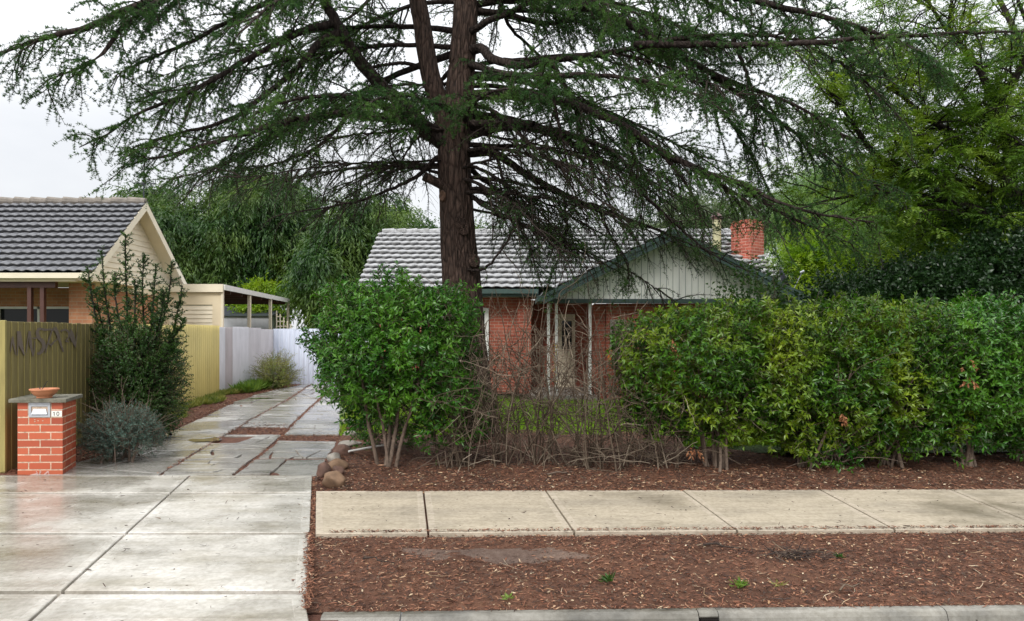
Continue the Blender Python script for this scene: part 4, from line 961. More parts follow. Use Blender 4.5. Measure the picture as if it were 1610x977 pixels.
# (points, r0, r1, foliage density, child length factor)
LB = [
 ([(712, 232, 11), (668, 205, 10.8), (640, 170, 10.7), (600, 135, 10.6), (565, 95, 10.5), (540, 55, 10.4), (520, 20, 10.4), (500, -20, 10.4), (470, -90, 10.4)], .135, .06, .5, .8),
 ([(530, 36, 10.4), (485, 45, 10.1), (436, 67, 9.8), (382, 97, 9.5), (328, 130, 9.2), (268, 158, 8.9), (214, 181, 8.7), (165, 213, 8.5), (125, 232, 8.4)], .06, .006, 1.1, .9),
 ([(536, 52, 10.4), (505, 66, 10.2), (486, 87, 10), (463, 110, 9.9), (402, 161, 9.6), (355, 191, 9.4), (300, 205, 9.2), (240, 222, 9.1), (180, 245, 9)], .07, .006, 1., .9),
 ([(640, -110, 10.9), (500, -70, 10.2), (380, -40, 9.4), (231, 3, 8.6), (127, 47, 8.1), (67, 59, 7.9), (20, 77, 7.8), (-60, 110, 7.7)], .08, .008, 1.1, .9),
 ([(640, -150, 10.9), (480, -90, 10), (330, -30, 9), (255, 0, 8.6), (201, 34, 8.3), (161, 84, 8.1), (120, 110, 8), (70, 128, 7.9)], .07, .006, 1.5, .9),
 ([(655, -60, 10.9), (520, -30, 10.3), (420, 5, 9.8), (350, 40, 9.3), (290, 70, 9), (230, 95, 8.8), (180, 120, 8.7)], .06, .006, 1.2, .9),
 ([(700, 246, 11), (684, 250, 10.9), (658, 276, 10.7), (621, 295, 10.5), (574, 313, 10.2), (508, 327, 9.9), (440, 338, 9.7)], .05, .006, .25, .9),
 ([(705, 262, 11), (665, 262, 11.5), (600, 262, 12), (520, 270, 12.6), (440, 285, 13), (380, 300, 13.4)], .05, .006, .5, 1.1),
 ([(660, 190, 10.7), (600, 185, 10.3), (520, 180, 9.8), (440, 195, 9.4), (370, 215, 9.1), (300, 235, 8.9), (240, 250, 8.8), (190, 262, 8.7)], .08, .006, 1.3, .95),
 ([(690, 205, 11), (640, 185, 10.2), (580, 160, 9.5), (520, 150, 8.9), (450, 160, 8.5), (400, 178, 8.3)], .07, .006, 1.6, .85),
 ([(520, 155, 10.6), (480, 190, 10.4), (430, 215, 10.4), (370, 250, 10.4), (322, 275, 10.4), (303, 297, 10.4), (285, 318, 10.4)], .035, .006, .6, .9),
 ([(600, 140, 10.6), (560, 165, 10.9), (520, 215, 11.2), (470, 245, 11.6), (400, 265, 12), (330, 270, 12.4), (270, 280, 12.6)], .045, .006, .8, 1.),
 ([(668, 110, 10.9), (640, 100, 10.8), (600, 103, 10.7), (575, 108, 10.6)], .035, .02, .2, .7),
 ([(640, -60, 10.9), (600, -20, 11.3), (560, 20, 11.8), (500, 60, 12.3), (440, 90, 12.8)], .05, .006, .7, 1.),
 # right
 ([(735, 80, 11), (758, 77, 10.7), (773, 92, 10.4), (813, 103, 10.1), (868, 96, 9.8), (924, 88, 9.5), (997, 77, 9.2), (1060, 62, 8.9), (1150, 55, 8.6), (1260, 62, 8.3), (1350, 85, 8.1)], .085, .008, 1.5, .9),
 ([(733, 15, 11), (800, 25, 11.2), (857, 37, 11.4), (905, 33, 11.6), (942, 48, 11.8), (994, 66, 12), (1050, 95, 12.3), (1110, 140, 12.6)], .06, .006, .9, 1.),
 ([(735, -90, 11), (820, -50, 10.6), (887, 0, 10.2), (942, 18, 10), (994, 40, 9.8), (1060, 80, 9.4), (1110, 110, 9.1), (1180, 140, 8.8), (1260, 170, 8.5), (1330, 215, 8.3)], .11, .008, 1.6, .95),
 ([(735, 196, 11), (765, 194, 10.7), (795, 193, 10.5), (840, 195, 10.2)], .06, .05, .15, .5),
 ([(735, 240, 11), (780, 243, 10.8), (831, 276, 10.7), (887, 306, 10.6), (942, 331, 10.5), (990, 346, 10.5), (1035, 362, 10.4), (1085, 385, 10.4), (1130, 400, 10.4)], .075, .008, .55, 1.),
 ([(735, 305, 11), (760, 322, 10.8), (795, 340, 10.6), (835, 360, 10.5), (880, 382, 10.4), (930, 405, 10.3), (975, 430, 10.2)], .045, .006, .35, 1.),
 ([(735, 150, 11), (800, 150, 10.4), (880, 160, 9.9), (940, 180, 9.5), (980, 196, 9.2), (1037, 237, 9), (1095, 266, 8.8), (1160, 287, 8.6), (1226, 319, 8.4), (1287, 336, 8.3), (1375, 350, 8.1)], .085, .008, 1.3, .8),
 ([(733, 215, 11), (800, 200, 10.9), (870, 205, 10.8), (935, 225, 10.6), (980, 254, 10.4), (1009, 303, 10.2), (1058, 348, 10), (1103, 389, 9.8), (1160, 420, 9.7)], .065, .008, .6, .9),
 ([(1000, 70, 9), (1110, 70, 8.4), (1230, 70, 7.9), (1348, 61, 7.5), (1430, 57, 7.2), (1520, 52, 7), (1625, 50, 6.9)], .045, .01, .9, .45),
 ([(733, 100, 11), (790, 115, 10), (850, 120, 9.2), (930, 118, 8.6), (1000, 125, 8.1), (1070, 140, 7.8), (1130, 170, 7.6)], .06, .006, 1.5, .8),
 ([(730, 190, 11), (735, 175, 10.2), (760, 150, 9.5), (800, 140, 9), (860, 150, 8.6)], .05, .006, 1.4, .7),
 ([(712, 175, 11), (690, 165, 10.1), (640, 150, 9.3), (600, 155, 8.8), (560, 170, 8.4)], .05, .006, 1.4, .7),
 ([(735, -140, 11), (900, -80, 10), (1050, -30, 9.2), (1180, 0, 8.6), (1290, 25, 8.2), (1400, 60, 7.9), (1480, 100, 7.7)], .09, .006, 1.4, .9),
 ([(735, -160, 11), (880, -130, 11.6), (1020, -60, 12.2), (1120, 10, 12.8), (1220, 60, 13.2), (1320, 130, 13.6)], .08, .006, 1.0, 1.1),
 ([(1120, 120, 9.1), (1190, 165, 9), (1250, 210, 8.9), (1320, 260, 8.8), (1390, 300, 8.7)], .035, .006, 1.2, .8),
 ([(735, 120, 11), (830, 130, 11.4), (930, 165, 11.8), (1030, 210, 12.1), (1120, 260, 12.4), (1180, 320, 12.6)], .06, .006, .9, 1.),
 ([(733, 260, 11), (770, 290, 11.6), (820, 320, 12.2), (870, 335, 12.8), (920, 345, 13.4)], .05, .006, .5, 1.),
 ([(700, 420, 11), (742, 425, 10.7), (765, 420, 10.4), (790, 390, 10.2), (820, 340, 10.1), (830, 310, 10.1)], .03, .008, .2, .7),
 ([(735, -60, 11), (780, -20, 11.2), (800, 40, 11.5), (850, 90, 11.9), (900, 150, 12.2), (930, 230, 12.4)], .05, .006, .6, 1.),
 ([(1060, 80, 9.4), (1110, 140, 9.5), (1160, 210, 9.5), (1200, 280, 9.5), (1215, 330, 9.5)], .03, .006, 1.1, .8),
 ([(870, 100, 9.8), (905, 170, 9.8), (925, 250, 9.9), (960, 320, 9.9), (1000, 380, 9.9)], .035, .006, .4, .9),
 ([(700, -100, 11), (600, -60, 9.6), (500, -30, 8.6), (430, 5, 8), (380, 50, 7.6)], .06, .006, 1.3, .8),
 ([(735, -100, 11), (790, -60, 9.8), (860, -30, 8.9), (930, 0, 8.3), (1000, 20, 7.9)], .06, .006, 1.3, .8),
 ([(1095, 266, 8.8), (1150, 300, 8.6), (1200, 340, 8.5), (1240, 385, 8.4)], .03, .005, .9, .6),
 ([(1037, 237, 9), (1080, 290, 8.9), (1100, 335, 8.8), (1105, 375, 8.8)], .03, .005, .8, .6),
 ([(980, 196, 9.2), (1000, 260, 9.3), (1010, 320, 9.3), (1000, 375, 9.4)], .03, .005, .9, .7),
 ([(1150, 55, 8.6), (1172, 110, 8.6), (1190, 170, 8.6), (1200, 235, 8.7)], .03, .005, 1.4, .7),
 ([(860, 120, 9.2), (880, 200, 9.4), (900, 290, 9.6), (930, 370, 9.8)], .03, .005, .6, .8),
 ([(1160, 287, 8.6), (1220, 330, 8.5), (1290, 362, 8.4), (1345, 385, 8.3)], .03, .005, 1.1, .6),
 ([(780, 243, 10.8), (800, 310, 10.6), (830, 380, 10.5), (850, 445, 10.5)], .03, .005, .7, .8),
 ([(887, 306, 10.7), (890, 360, 10.6), (880, 400, 10.5), (865, 440, 10.5)], .025, .005, .8, .8),
 ([(942, 331, 10.5), (960, 370, 10.4), (985, 410, 10.3), (990, 450, 10.3)], .025, .005, .9, .7),
 ([(1287, 80, 8.3), (1350, 120, 8.2), (1400, 170, 8.1), (1440, 210, 8)], .02, .005, 1., .7),
]
re_ = np.random.default_rng(17)
def trunk_at(z):
    zs = [0, 1.5, 2.5, 3.3, 4.0, 4.6, 5.4, 6.2, 7., 9., 12.]; xs = [-.5, -.62, -.8, -.87, -.9, -.9, -.85, -.79, -.74, -.7, -.7]; return np.array([np.interp(z, zs, xs), 11., z])
EXTRA = []
def extra(n, z0, z1, L0, L1, a0, a1, rise, droop, r0, dens, cf):
    for _ in range(n):
        b = trunk_at(re_.uniform(z0, z1)); a = radians(re_.uniform(a0, a1)); Ln = re_.uniform(L0, L1); d = np.array([cos(a), sin(a), rise + re_.normal() * .12])
        EXTRA.append((grow(b[None], d[None], Ln, 9, .13, droop, re_)[0], r0 * re_.uniform(.7, 1.2), .005, dens, cf))
extra(16, 3.6, 5.6, 2.2, 4.4, -50, 55, -.02, .6, .035, .35, 1.0)
extra(6, 4.6, 6.0, 3.8, 5.6, -50, 20, .10, .8, .045, .55, 1.0)      # bare lower tangle, right
extra(8, 3.8, 5.6, 2., 4., 130, 230, -.05, .5, .03, .4, 1.0)
extra(5, 5.8, 7.6, 4.0, 6.5, -50, 35, .05, .6, .055, 1.0, 1.0)        # dense right side
extra(7, 6.0, 8.2, 3.8, 6.2, 130, 240, .05, .55, .055, 1.1, 1.0)
extra(3, 5.2, 7.5, 2.5, 4.5, 60, 120, .05, .5, .05, .9, 1.0)
extra(10, 8.5, 11.5, 1.5, 3.5, 0, 360, .1, .4, .045, 1.2, .8)
ra = np.random.default_rng(3)
K1 = 36; LP = []; LR = []
for pts, r0, r1, dens, cf in LB:
    n = len(pts); s = smooth_line(np.array([np.r_[at(*p), r0 + (r1 - r0) * (i / (n - 1)) ** .8] for i, p in enumerate(pts)]), K1)
    LP.append(s[:, :3]); LR.append(s[:, 3])
for P_, r0, r1, dens, cf in EXTRA:
    s = smooth_line(np.c_[P_, r0 + (r1 - r0) * np.linspace(0, 1, len(P_)) ** .8], K1); LP.append(s[:, :3]); LR.append(s[:, 3]); LB.append((None, r0, r1, dens, cf))
for pts, (P_, R_) in zip(LB, zip(LP, LR)):
    V, Q = bark_tube(np.c_[P_ + ra.normal(0, .006, P_.shape) * (np.arange(K1) > 1)[:, None], R_], 14 if pts[1] > .06 else 9, .05, 1); np_mesh('limb', V, Q, M['limbbark'], ct, True)
LP = np.stack(LP); LR = np.stack(LR)
sec = []; secL = []; secd = []; secl = []
for i, (pts, r0, r1, dens, cf) in enumerate(LB):
    Ln = np.linalg.norm(np.diff(LP[i], axis=0), axis=1).sum(); n = int(Ln * (12 if dens > .7 else 10) * (.7 + .3 * dens)); t = ra.uniform(.12, 1, n) ** .85
    p, T = sample_on(LP, np.full(n, i), t); side = unit(np.cross(T, [0, 0, 1.])); s = np.where(np.arange(n) % 2, 1, -1)[:, None]
    roll = ra.normal(-.15, .55, n)[:, None]; sd = side * s * np.cos(roll) + np.array([0, 0, 1.]) * np.sin(roll)
    a = ra.uniform(.55, 1.15, n)[:, None]; d = T * np.cos(a) + sd * np.sin(a)
    sec.append(p); secd.append(d); secL.append(cf * (1.3 - .7 * t) * ra.uniform(.4, 1.2, n)); secl.append(np.full(n, dens))
sec = np.concatenate(sec); secd = np.concatenate(secd); secL = np.concatenate(secL); secl = np.concatenate(secl)
K2 = 11; SP = grow(sec, secd, secL, K2, .17, .75, ra); SR = np.linspace(1, .2, K2)[None] * (.005 + .0085 * secL)[:, None]
V, Q = tubes(SP, SR, 5)
# twigs on the side branches
cnt = np.maximum(2, (secL * 15).astype(int)); idx = np.repeat(np.arange(len(sec)), cnt); n = len(idx); t = ra.uniform(.08, 1, n)
p, T = sample_on(SP, idx, t); side = unit(np.cross(T, [0, 0, 1.])); s = ra.choice([-1, 1], n)[:, None]; roll = ra.normal(0, .6, n)[:, None]
sd = side * s * np.cos(roll) + np.array([0, 0, 1.]) * np.sin(roll); a = ra.uniform(.5, 1.1, n)[:, None]
tl = ra.uniform(.07, .36, n) * (1.15 - .5 * t); TP = grow(p, T * np.cos(a) + sd * np.sin(a), tl, 6, .2, .6, ra)
V2, Q2 = tubes(TP, np.linspace(.0032, .0014, 6)[None] * np.ones((n, 1)), 3)
VV, QQ = merge([(V, Q), (V2, Q2)]); np_mesh('twigs', VV, QQ, M['cedartwig'], ct)
# needle tufts
td = secl[idx]; keep = ra.random(n) < np.clip(td * .88, .15, 1); ci = np.where(keep)[0]
nt_ = np.maximum(2, (tl[ci] / .021 * np.clip(td[ci], .5, 1.1)).astype(int)); ii = np.repeat(ci, nt_); tt = ra.uniform(.05, 1, len(ii)); p1, T1 = sample_on(TP, ii, tt)
n2 = np.maximum(1, (secL / .03 * np.clip(secl, .15, 1)).astype(int)); i2 = np.repeat(np.arange(len(sec)), n2); t2 = ra.uniform(.2, 1, len(i2)); p2, T2 = sample_on(SP, i2, t2)
p = np.concatenate([p1, p2]); T = np.concatenate([T1, T2]); k = 6; print('tufts', len(p))
pp = np.repeat(p, k, 0) + ra.normal(0, .003, (len(p) * k, 3)); TT = np.repeat(T, k, 0); rn = ra.normal(size=pp.shape); rn -= (rn * TT).sum(-1, keepdims=True) * TT
d = unit(rn) + TT * .35 + np.array([0, 0, .5]); L_ = ra.uniform(.02, .036, len(pp)); V, Q = leaves(pp, d, L_, .0075, LEAF_T, rng=ra)
np_mesh('foliage', V, Q, M['needles'], ct)
# stub, scar and knots on the trunk
def knob(px, py, Yd, r_, h, mt, name, ring=False):
    p = at(px, py, Yd); m = MB(); m.lathe((0, 0, 0), [(r_ * 1.3, -.1), (r_ * 1.1, -.03), (r_, h * .5), (r_ * 1.05, h), (r_ * .8, h * 1.05), (r_ * .55, h * (.6 if ring else 1.02)), (0, h * (.5 if ring else 1.0))], 18)
    return m, p
m, p = knob(680, 285, 10.9, .07, .28, 'cedarbark', 'stub'); o = m.build('branch_stub', M['cedarbark'], None, True); o.parent = ct; o.location = Vector(at(693, 290, 10.85)) - ct.location; o.rotation_euler = (.2, -1.15, 0)
M['scarwood'] = simple('healed wood', (.15, .085, .055), .85, .5, 14, .6)
m, p = knob(697, 310, 10.75, .085, .05, '', '', True); o = m.build('branch_scar', M['scarwood'], None, True); o.parent = ct; o.location = Vector(at(697, 309, 10.80)) - ct.location; o.rotation_euler = (radians(84), 0, radians(-24)); o.scale = (.62, .95, .8)
for px, py in ((722, 352), (745, 412), (728, 362)):
    m, p = knob(px, py, 10.8, .085, .07, '', ''); o = m.build('bark_knot', M['cedarbark'], None, True); o.parent = ct; o.location = Vector(at(px, py, 10.80)) - ct.location; o.rotation_euler = (radians(80), 0, radians(10)); o.scale = (1, 1.2, 1)

# ---------------- hedge shrubs
def lumpf(u, seed):
    q = np.random.default_rng(900 + seed); o = np.ones(len(u))
    for _ in range(8): d = unit(q.normal(size=3)) * q.uniform(3.5, 12); o += .042 * np.sin(u @ d + q.uniform(0, 6.3))
    return o
def bush(name, label, cat, c, hx, hy, z0, z1, n, mat, LL=.075, WW=.026, k=8, seed=1, group=None, stems=8, pw=3.2, taper=.25, base=None, stem_r=.016, splen=.10, tmpl=LEAF_B, spread=.75, skirt=None):
    r_ = np.random.default_rng(seed); root = empty(name, (c[0], c[1], 0), label, cat, group)
    u = r_.normal(size=(n, 3)); q = np.abs(u); nrm = (q ** pw).sum(-1) ** (1 / pw); u = u / nrm[:, None]
    u *= (1 - .55 * r_.random(n) ** 1.7)[:, None] * lumpf(u, seed)[:, None]
    zc, hz = (z0 + z1) / 2, (z1 - z0) / 2; tp_ = 1 - taper * np.clip(-u[:, 2:3], 0, 1)
    p = np.stack([c[0] + u[:, 0] * hx * tp_[:, 0], c[1] + u[:, 1] * hy * tp_[:, 0], zc + u[:, 2] * hz], -1)
    zf = p[:, 2] > z0 + .16 * np.sin(p[:, 0] * 6 + seed) + .12 * np.sin(p[:, 0] * 14) + .05; zf &= p[:, 2] > .06
    p = p[zf]; u = u[zf]; n = len(p)
    d = unit(u * [1, 1, .6] + [0, 0, .55] + .45 * r_.normal(size=(n, 3))); sl_ = splen * r_.uniform(.6, 1.7, n)
    SPp = grow(p, d, sl_, 4, .15, .2, r_); parts = [tubes(SPp, np.full((n, 4), .0022), 3)]
    ii = np.repeat(np.arange(n), k); t = np.tile(np.linspace(.1, 1, k), n); q, T = sample_on(SPp, ii, t)
    rn = r_.normal(size=(n * k, 3)); rn -= (rn * T).sum(-1, keepdims=True) * T; dd = T * (1 - spread * .6) + unit(rn) * spread + [0, 0, -.08]
    V, Q = leaves(q, dd, LL * r_.uniform(.6, 1.2, n * k), WW * r_.uniform(.8, 1.2, n * k), tmpl, up=T, rng=r_)
    np_mesh('foliage', V, Q, mat, root)
    # stems forking from the base
    b = np.array(base if base is not None else (c[0], c[1], 0.)); m_ = stems
    st = np.tile(b, (m_, 1)) + np.c_[r_.normal(0, .10, (m_, 2)), np.zeros(m_)]
    tgt = np.stack([c[0] + r_.uniform(-.7, .7, m_) * hx, c[1] + r_.uniform(-.6, .6, m_) * hy, np.full(m_, z0 + hz * 1.2)], -1)
    A = grow(st, tgt - st + [0, 0, .3], np.linalg.norm(tgt - st, axis=1), 10, .14, 0, r_); A[:, 0, 2] = -.02
    ci_ = np.repeat(np.arange(m_), 9); pc, Tc = sample_on(A, ci_, r_.uniform(.25, .95, len(ci_))); B = grow(pc, Tc + .8 * r_.normal(size=(len(ci_), 3)) + [0, 0, .2], r_.uniform(.3, .8, len(ci_)), 7, .2, 0, r_)
    VV, QQ = merge([tubes(A, np.linspace(1, .45, 10)[None] * (stem_r * r_.uniform(.6, 1.3, m_))[:, None], 7), tubes(B, np.linspace(.006, .002, 7)[None] * np.ones((len(ci_), 1)), 4), parts[0]])
    np_mesh('stems', VV, QQ, M['stem'], root)
    return root
bush('hedge_shrub', 'dense bright green rounded hedge shrub on bare stems beside the driveway rocks', 'hedge shrub', (-1.46, 8.85), .90, .8, .58, 2.2, 4600, M['hedge'], seed=3, pw=4, taper=.22, base=(-1.53, 8.5, 0), stems=5, stem_r=.024, group='hedge shrubs')
bush('hedge_shrub', 'lower straggly leafy shoots at the right skirt of the rounded hedge shrub', 'hedge shrub', (-.78, 8.7), .42, .3, .15, 1.15, 330, M['hedge'], seed=5, taper=0, stems=7, stem_r=.008, group='hedge shrubs')
bush('hedge_shrub', 'low fernlike green growth beneath the rounded hedge shrub near the white pipe', 'hedge shrub', (-1.75, 9.75), .4, .3, .02, .42, 300, M['hedge'], LL=.06, WW=.016, seed=6, taper=0, stems=7, stem_r=.006, group='hedge shrubs')
hs_spec = [(2.28, 8.75, .86, .70, .30, 1.93, 3900, 'hedge2', 'hedge shrub with forked stems at the left end of the long hedge beside dead twigs', (2.42, 8.4, 0)),
    (3.62, 8.8, .80, .75, .22, 1.94, 4000, 'hedge2', 'yellow green hedge shrub standing below the right end of the gable eave', (3.55, 8.55, 0)),
    (4.70, 8.85, .75, .75, .18, 2.0, 3900, 'hedge2', 'hedge shrub in the middle of the long hedge, below the lime foliage', (4.65, 8.7, 0)),
    (5.72, 8.85, .75, .75, .24, 1.96, 3900, 'hedge', 'dark green hedge shrub with a brown dead spray, bare fan of stems beneath', (5.55, 8.55, 0)),
    (6.75, 8.95, .75, .75, .15, 1.86, 3000, 'hedge', 'dull green hedge shrub at the right edge of the photo', (6.6, 8.8, 0))]
for i, (x, y, hx, hy, z0, z1, n, mt, lab, bs) in enumerate(hs_spec):
    bush('hedge_shrub', lab, 'hedge shrub', (x, y), hx, hy, z0, z1, n, M[mt], seed=20 + i, taper=.15, base=bs, stems=9, stem_r=.02, group='hedge shrubs', pw=4)
M['deadleaf'] = randmat('dead brown leaves', [(0, (.16, .06, .03)), (.6, (.30, .12, .05)), (1, (.40, .20, .10))])
for px, py, Y, sh in ((1532, 598, 7.98, 'hedge_shrub.006'), (1420 + 112, 570, 7.95, 'hedge_shrub.006'), (1097, 712, 8.2, 'hedge_shrub.003'), (1057, 538, 7.98, 'hedge_shrub.003'), (1330, 655, 8.0, 'hedge_shrub.005')):
    rq = np.random.default_rng(px + py); c = at(px, py, Y); par = bpy.data.objects[sh]; A = grow(np.tile(c + [0, .12, .05], (5, 1)), rq.normal(size=(5, 3)) * [.6, .3, .3] + [0, -.7, -.8], .16, 5, .2, .5, rq); ii = np.repeat(np.arange(5), 7); q, T = sample_on(A, ii, rq.uniform(.2, 1, 35))
    np_mesh('dead_spray', *leaves(q, T + rq.normal(size=q.shape) * .6 + [0, 0, -.6], rq.uniform(.04, .07, 35), .022, LEAF_B, rng=rq), M['deadleaf'], par)
# tufts of leafy shoots low in front of the hedge
bush('hedge_sucker', 'small bright leafy sucker sprouting at the foot of the yellow green hedge shrub', 'shrub', (3.95, 8.45), .22, .16, .02, .38, 90, M['hedge'], seed=31, taper=0, stems=5, stem_r=.005)
bush('creeper', 'dark leafy creeper rising above the hedge in front of the gable', 'creeper', (4.25, 12.2), .55, .3, 1.2, 2.75, 420, M['darkleaf'], LL=.075, WW=.05, k=6, seed=33, taper=.3, stems=5, splen=.22)

# ---------------- dead hedge
def dead_shrub(px, Yb, wd, ht, n0, seed, label):
    r_ = np.random.default_rng(seed); c = np.array([(px - CX) / F * Yb, Yb, 0.]); root = empty('dead_shrub', c, label, 'dead shrub', 'dead hedge shrubs')
    b = c + np.c_[r_.normal(0, wd * .35, n0), r_.normal(0, .13, n0), np.zeros(n0)]
    n0 = int(n0 * 1.15); b = c + np.c_[r_.normal(0, wd * .4, n0), r_.normal(0, .13, n0), np.zeros(n0)]; d = np.c_[r_.normal(0, .22, n0), r_.normal(0, .2, n0), np.ones(n0)]
    A = grow(b, d, ht * r_.uniform(.55, 1.18, n0), 14, .13, 0, r_)
    i1 = np.repeat(np.arange(n0), 6); t = r_.uniform(.08, .95, len(i1)); p, T = sample_on(A, i1, t)
    B = grow(p, T * .6 + r_.normal(size=(len(i1), 3)) * [.9, .6, .45] + [0, 0, .15], r_.uniform(.25, .85, len(i1)), 9, .28, .1, r_)
    i2 = np.repeat(np.arange(len(B)), 3); p, T = sample_on(B, i2, r_.uniform(.2, 1, len(i2)))
    C_ = grow(p, T * .7 + r_.normal(size=(len(i2), 3)) * .8, r_.uniform(.1, .4, len(i2)), 6, .3, 0, r_)
    # low tangle at the base
    nl = 20; q = c + np.c_[r_.normal(0, wd * .55, nl), r_.normal(0, .2, nl), r_.uniform(.02, .28, nl)]
    D = grow(q, r_.normal(size=(nl, 3)) * [1, .5, .5] + [0, 0, .1], r_.uniform(.3, .9, nl), 9, .3, .5, r_)
    for X_ in (B, C_, D): X_[:, :, 2] = np.maximum(X_[:, :, 2], .015)
    np_mesh('stems', *tubes(A, np.linspace(1, .4, 14)[None] * r_.uniform(.005, .012, n0)[:, None], 6), M['dead'], root, True)
    VV, QQ = merge([tubes(B, np.linspace(.0055, .0025, 9)[None] * np.ones((len(B), 1)), 4), tubes(C_, np.linspace(.003, .0015, 6)[None] * np.ones((len(C_), 1)), 3), tubes(D, np.linspace(.005, .003, 9)[None] * np.ones((nl, 1)), 4)])
    np_mesh('twigs', VV, QQ, M['dead'], root)
for i, (px, Yb, wd, ht, n0, lab) in enumerate([(722, 8.6, .35, 1.3, 13, 'tangle of dead stems at the foot of the cedar trunk'), (785, 8.7, .38, 2.0, 16, 'dead leafless shrub in front of the red brick pier'), (850, 8.75, .4, 2.05, 18, 'dead leafless shrub in front of the dark porch opening'),
        (915, 8.65, .4, 1.95, 18, 'dead leafless shrub in front of the cream front door'), (980, 8.6, .38, 1.95, 15, 'dead leafless shrub merging into the left end of the green hedge'), (1045, 8.5, .3, .8, 8, 'low dead twigs beneath the left end of the green hedge')]):
    dead_shrub(px, Yb, wd, ht, n0, 70 + i, lab)
bush('young_shoots', 'sparse green shoots growing among the dead stems beside the cedar trunk', 'shrub', (-.55, 8.75), .28, .2, .2, 1.75, 120, M['darkleaf'], LL=.05, WW=.016, seed=41, taper=0, stems=6, stem_r=.005)

# ---------------- left shrubs
ds = empty('dark_shrub', (-5.75, 11.0, 0), 'tall dark spiky evergreen shrub against the olive and yellow fences', 'shrub')
r_ = np.random.default_rng(90)
ld = [(150, 455, 11.0), (160, 395, 11.0), (197, 368, 10.9), (226, 400, 11.1), (245, 415, 11), (270, 412, 10.8), (287, 450, 10.8), (290, 500, 10.7), (138, 420, 10.9), (180, 430, 10.7), (212, 440, 10.6), (258, 460, 10.6), (286, 540, 11.1), (150, 520, 10.6), (280, 560, 10.5), (240, 500, 10.5), (205, 500, 10.5), (170, 560, 10.4)]
Lp = np.stack([smooth_line(np.array([(-5.8 + r_.normal() * .22, 11 + r_.normal() * .12, 0), at(px * .45 + 212 * .55 + r_.normal() * 8, 590, Y), at(px * .88 + 212 * .12, py * .5 + 540 * .5, Y), at(px, py, Y)]), 22) for px, py, Y in ld])
i1 = np.repeat(np.arange(len(ld)), 95); t = r_.uniform(.12, 1, len(i1)); p, T = sample_on(Lp, i1, t); rn = r_.normal(size=p.shape) * [1, 1, .35]
bl_ = (.09 + .24 * (1 - t) ** .7) * r_.uniform(.5, 1.3, len(i1)); Bp = grow(p, unit(rn) + [0, 0, .3], bl_, 6, .15, -.5, r_)
np_mesh('stems', *merge([tubes(Lp, np.linspace(.028, .007, 22)[None] * np.ones((len(ld), 1)), 7), tubes(Bp, np.linspace(.006, .003, 6)[None] * np.ones((len(Bp), 1)), 4)]), M['blackbark'], ds)
nl = np.maximum(6, (bl_ / .0065).astype(int)); i2 = np.repeat(np.arange(len(Bp)), nl); p, T = sample_on(Bp, i2, r_.uniform(0, 1, len(i2)))
i3 = np.repeat(np.arange(len(ld)), 260); p3, T3 = sample_on(Lp, i3, r_.uniform(.25, 1, len(i3))); p = np.r_[p, p3]; T = np.r_[T, T3]
rn = r_.normal(size=p.shape); rn -= (rn * T).sum(-1, keepdims=True) * T; V, Q = leaves(p, unit(rn) + T * .8, r_.uniform(.025, .05, len(p)), .014, LEAF_D, rng=r_)
np_mesh('foliage', V, Q, M['darkleaf'], ds)
bush('dark_shrub_skirt', 'low leafy skirt of dark green shrub at the base of the spiky evergreen', 'shrub', (-5.72, 10.75), .60, .5, .02, 1.7, 3800, M['darkleaf'], LL=.04, WW=.018, seed=43, taper=.0, stems=8, splen=.13, pw=2.2)
bush('grey_shrub', 'low silvery grey green shrub beside the brick letterbox', 'shrub', (-5.02, 9.0), .40, .38, .0, .66, 1900, M['greyleaf'], LL=.034, WW=.008, k=12, seed=44, taper=0, stems=8, splen=.11, pw=2., tmpl=LEAF_D)
bush('rosemary_bush', 'round wispy olive green bush at the far end of the driveway', 'shrub', (-6.95, 20.6), .45, .42, .05, .85, 700, M['weedyel'], LL=.09, WW=.012, k=9, seed=45, taper=.2, stems=8, splen=.28, pw=2., tmpl=LEAF_D)
# weeds by the fence (countless small plants)
n = 2600; Y = 12 + 10 * r_.random(n); X = fenceX(Y) + .12 + .5 * r_.random(n) ** 1.5 * (.6 + .4 * np.sin(Y * 2)); ok = (np.sin(Y * 3.1) + .9 * r_.normal(size=n)) > -.4; X, Y = X[ok], Y[ok]; n = len(X)
pp = np.repeat(np.stack([X, Y, np.full(n, .02)], -1), 7, 0); dd = np.c_[r_.normal(0, .8, (n * 7, 2)), np.ones(n * 7)]; V, Q = leaves(pp, dd, r_.uniform(.06, .2, n * 7), .03, LEAF_D, rng=r_)
tag(np_mesh('fence_weeds', V, Q, M['weedyel']), kind='stuff')
n = 260; Y = 19 + 3.2 * r_.random(n); X = fenceX(Y) + .15 + .5 * r_.random(n); pp = np.repeat(np.stack([X, Y, np.full(n, .02)], -1), 9, 0); dd = np.c_[r_.normal(0, .7, (n * 9, 2)), np.ones(n * 9)]; V, Q = leaves(pp, dd, r_.uniform(.15, .4, n * 9), .05, LEAF_D, rng=r_)
tag(np_mesh('broadleaf_weeds', V, Q, M['weed']), kind='stuff')
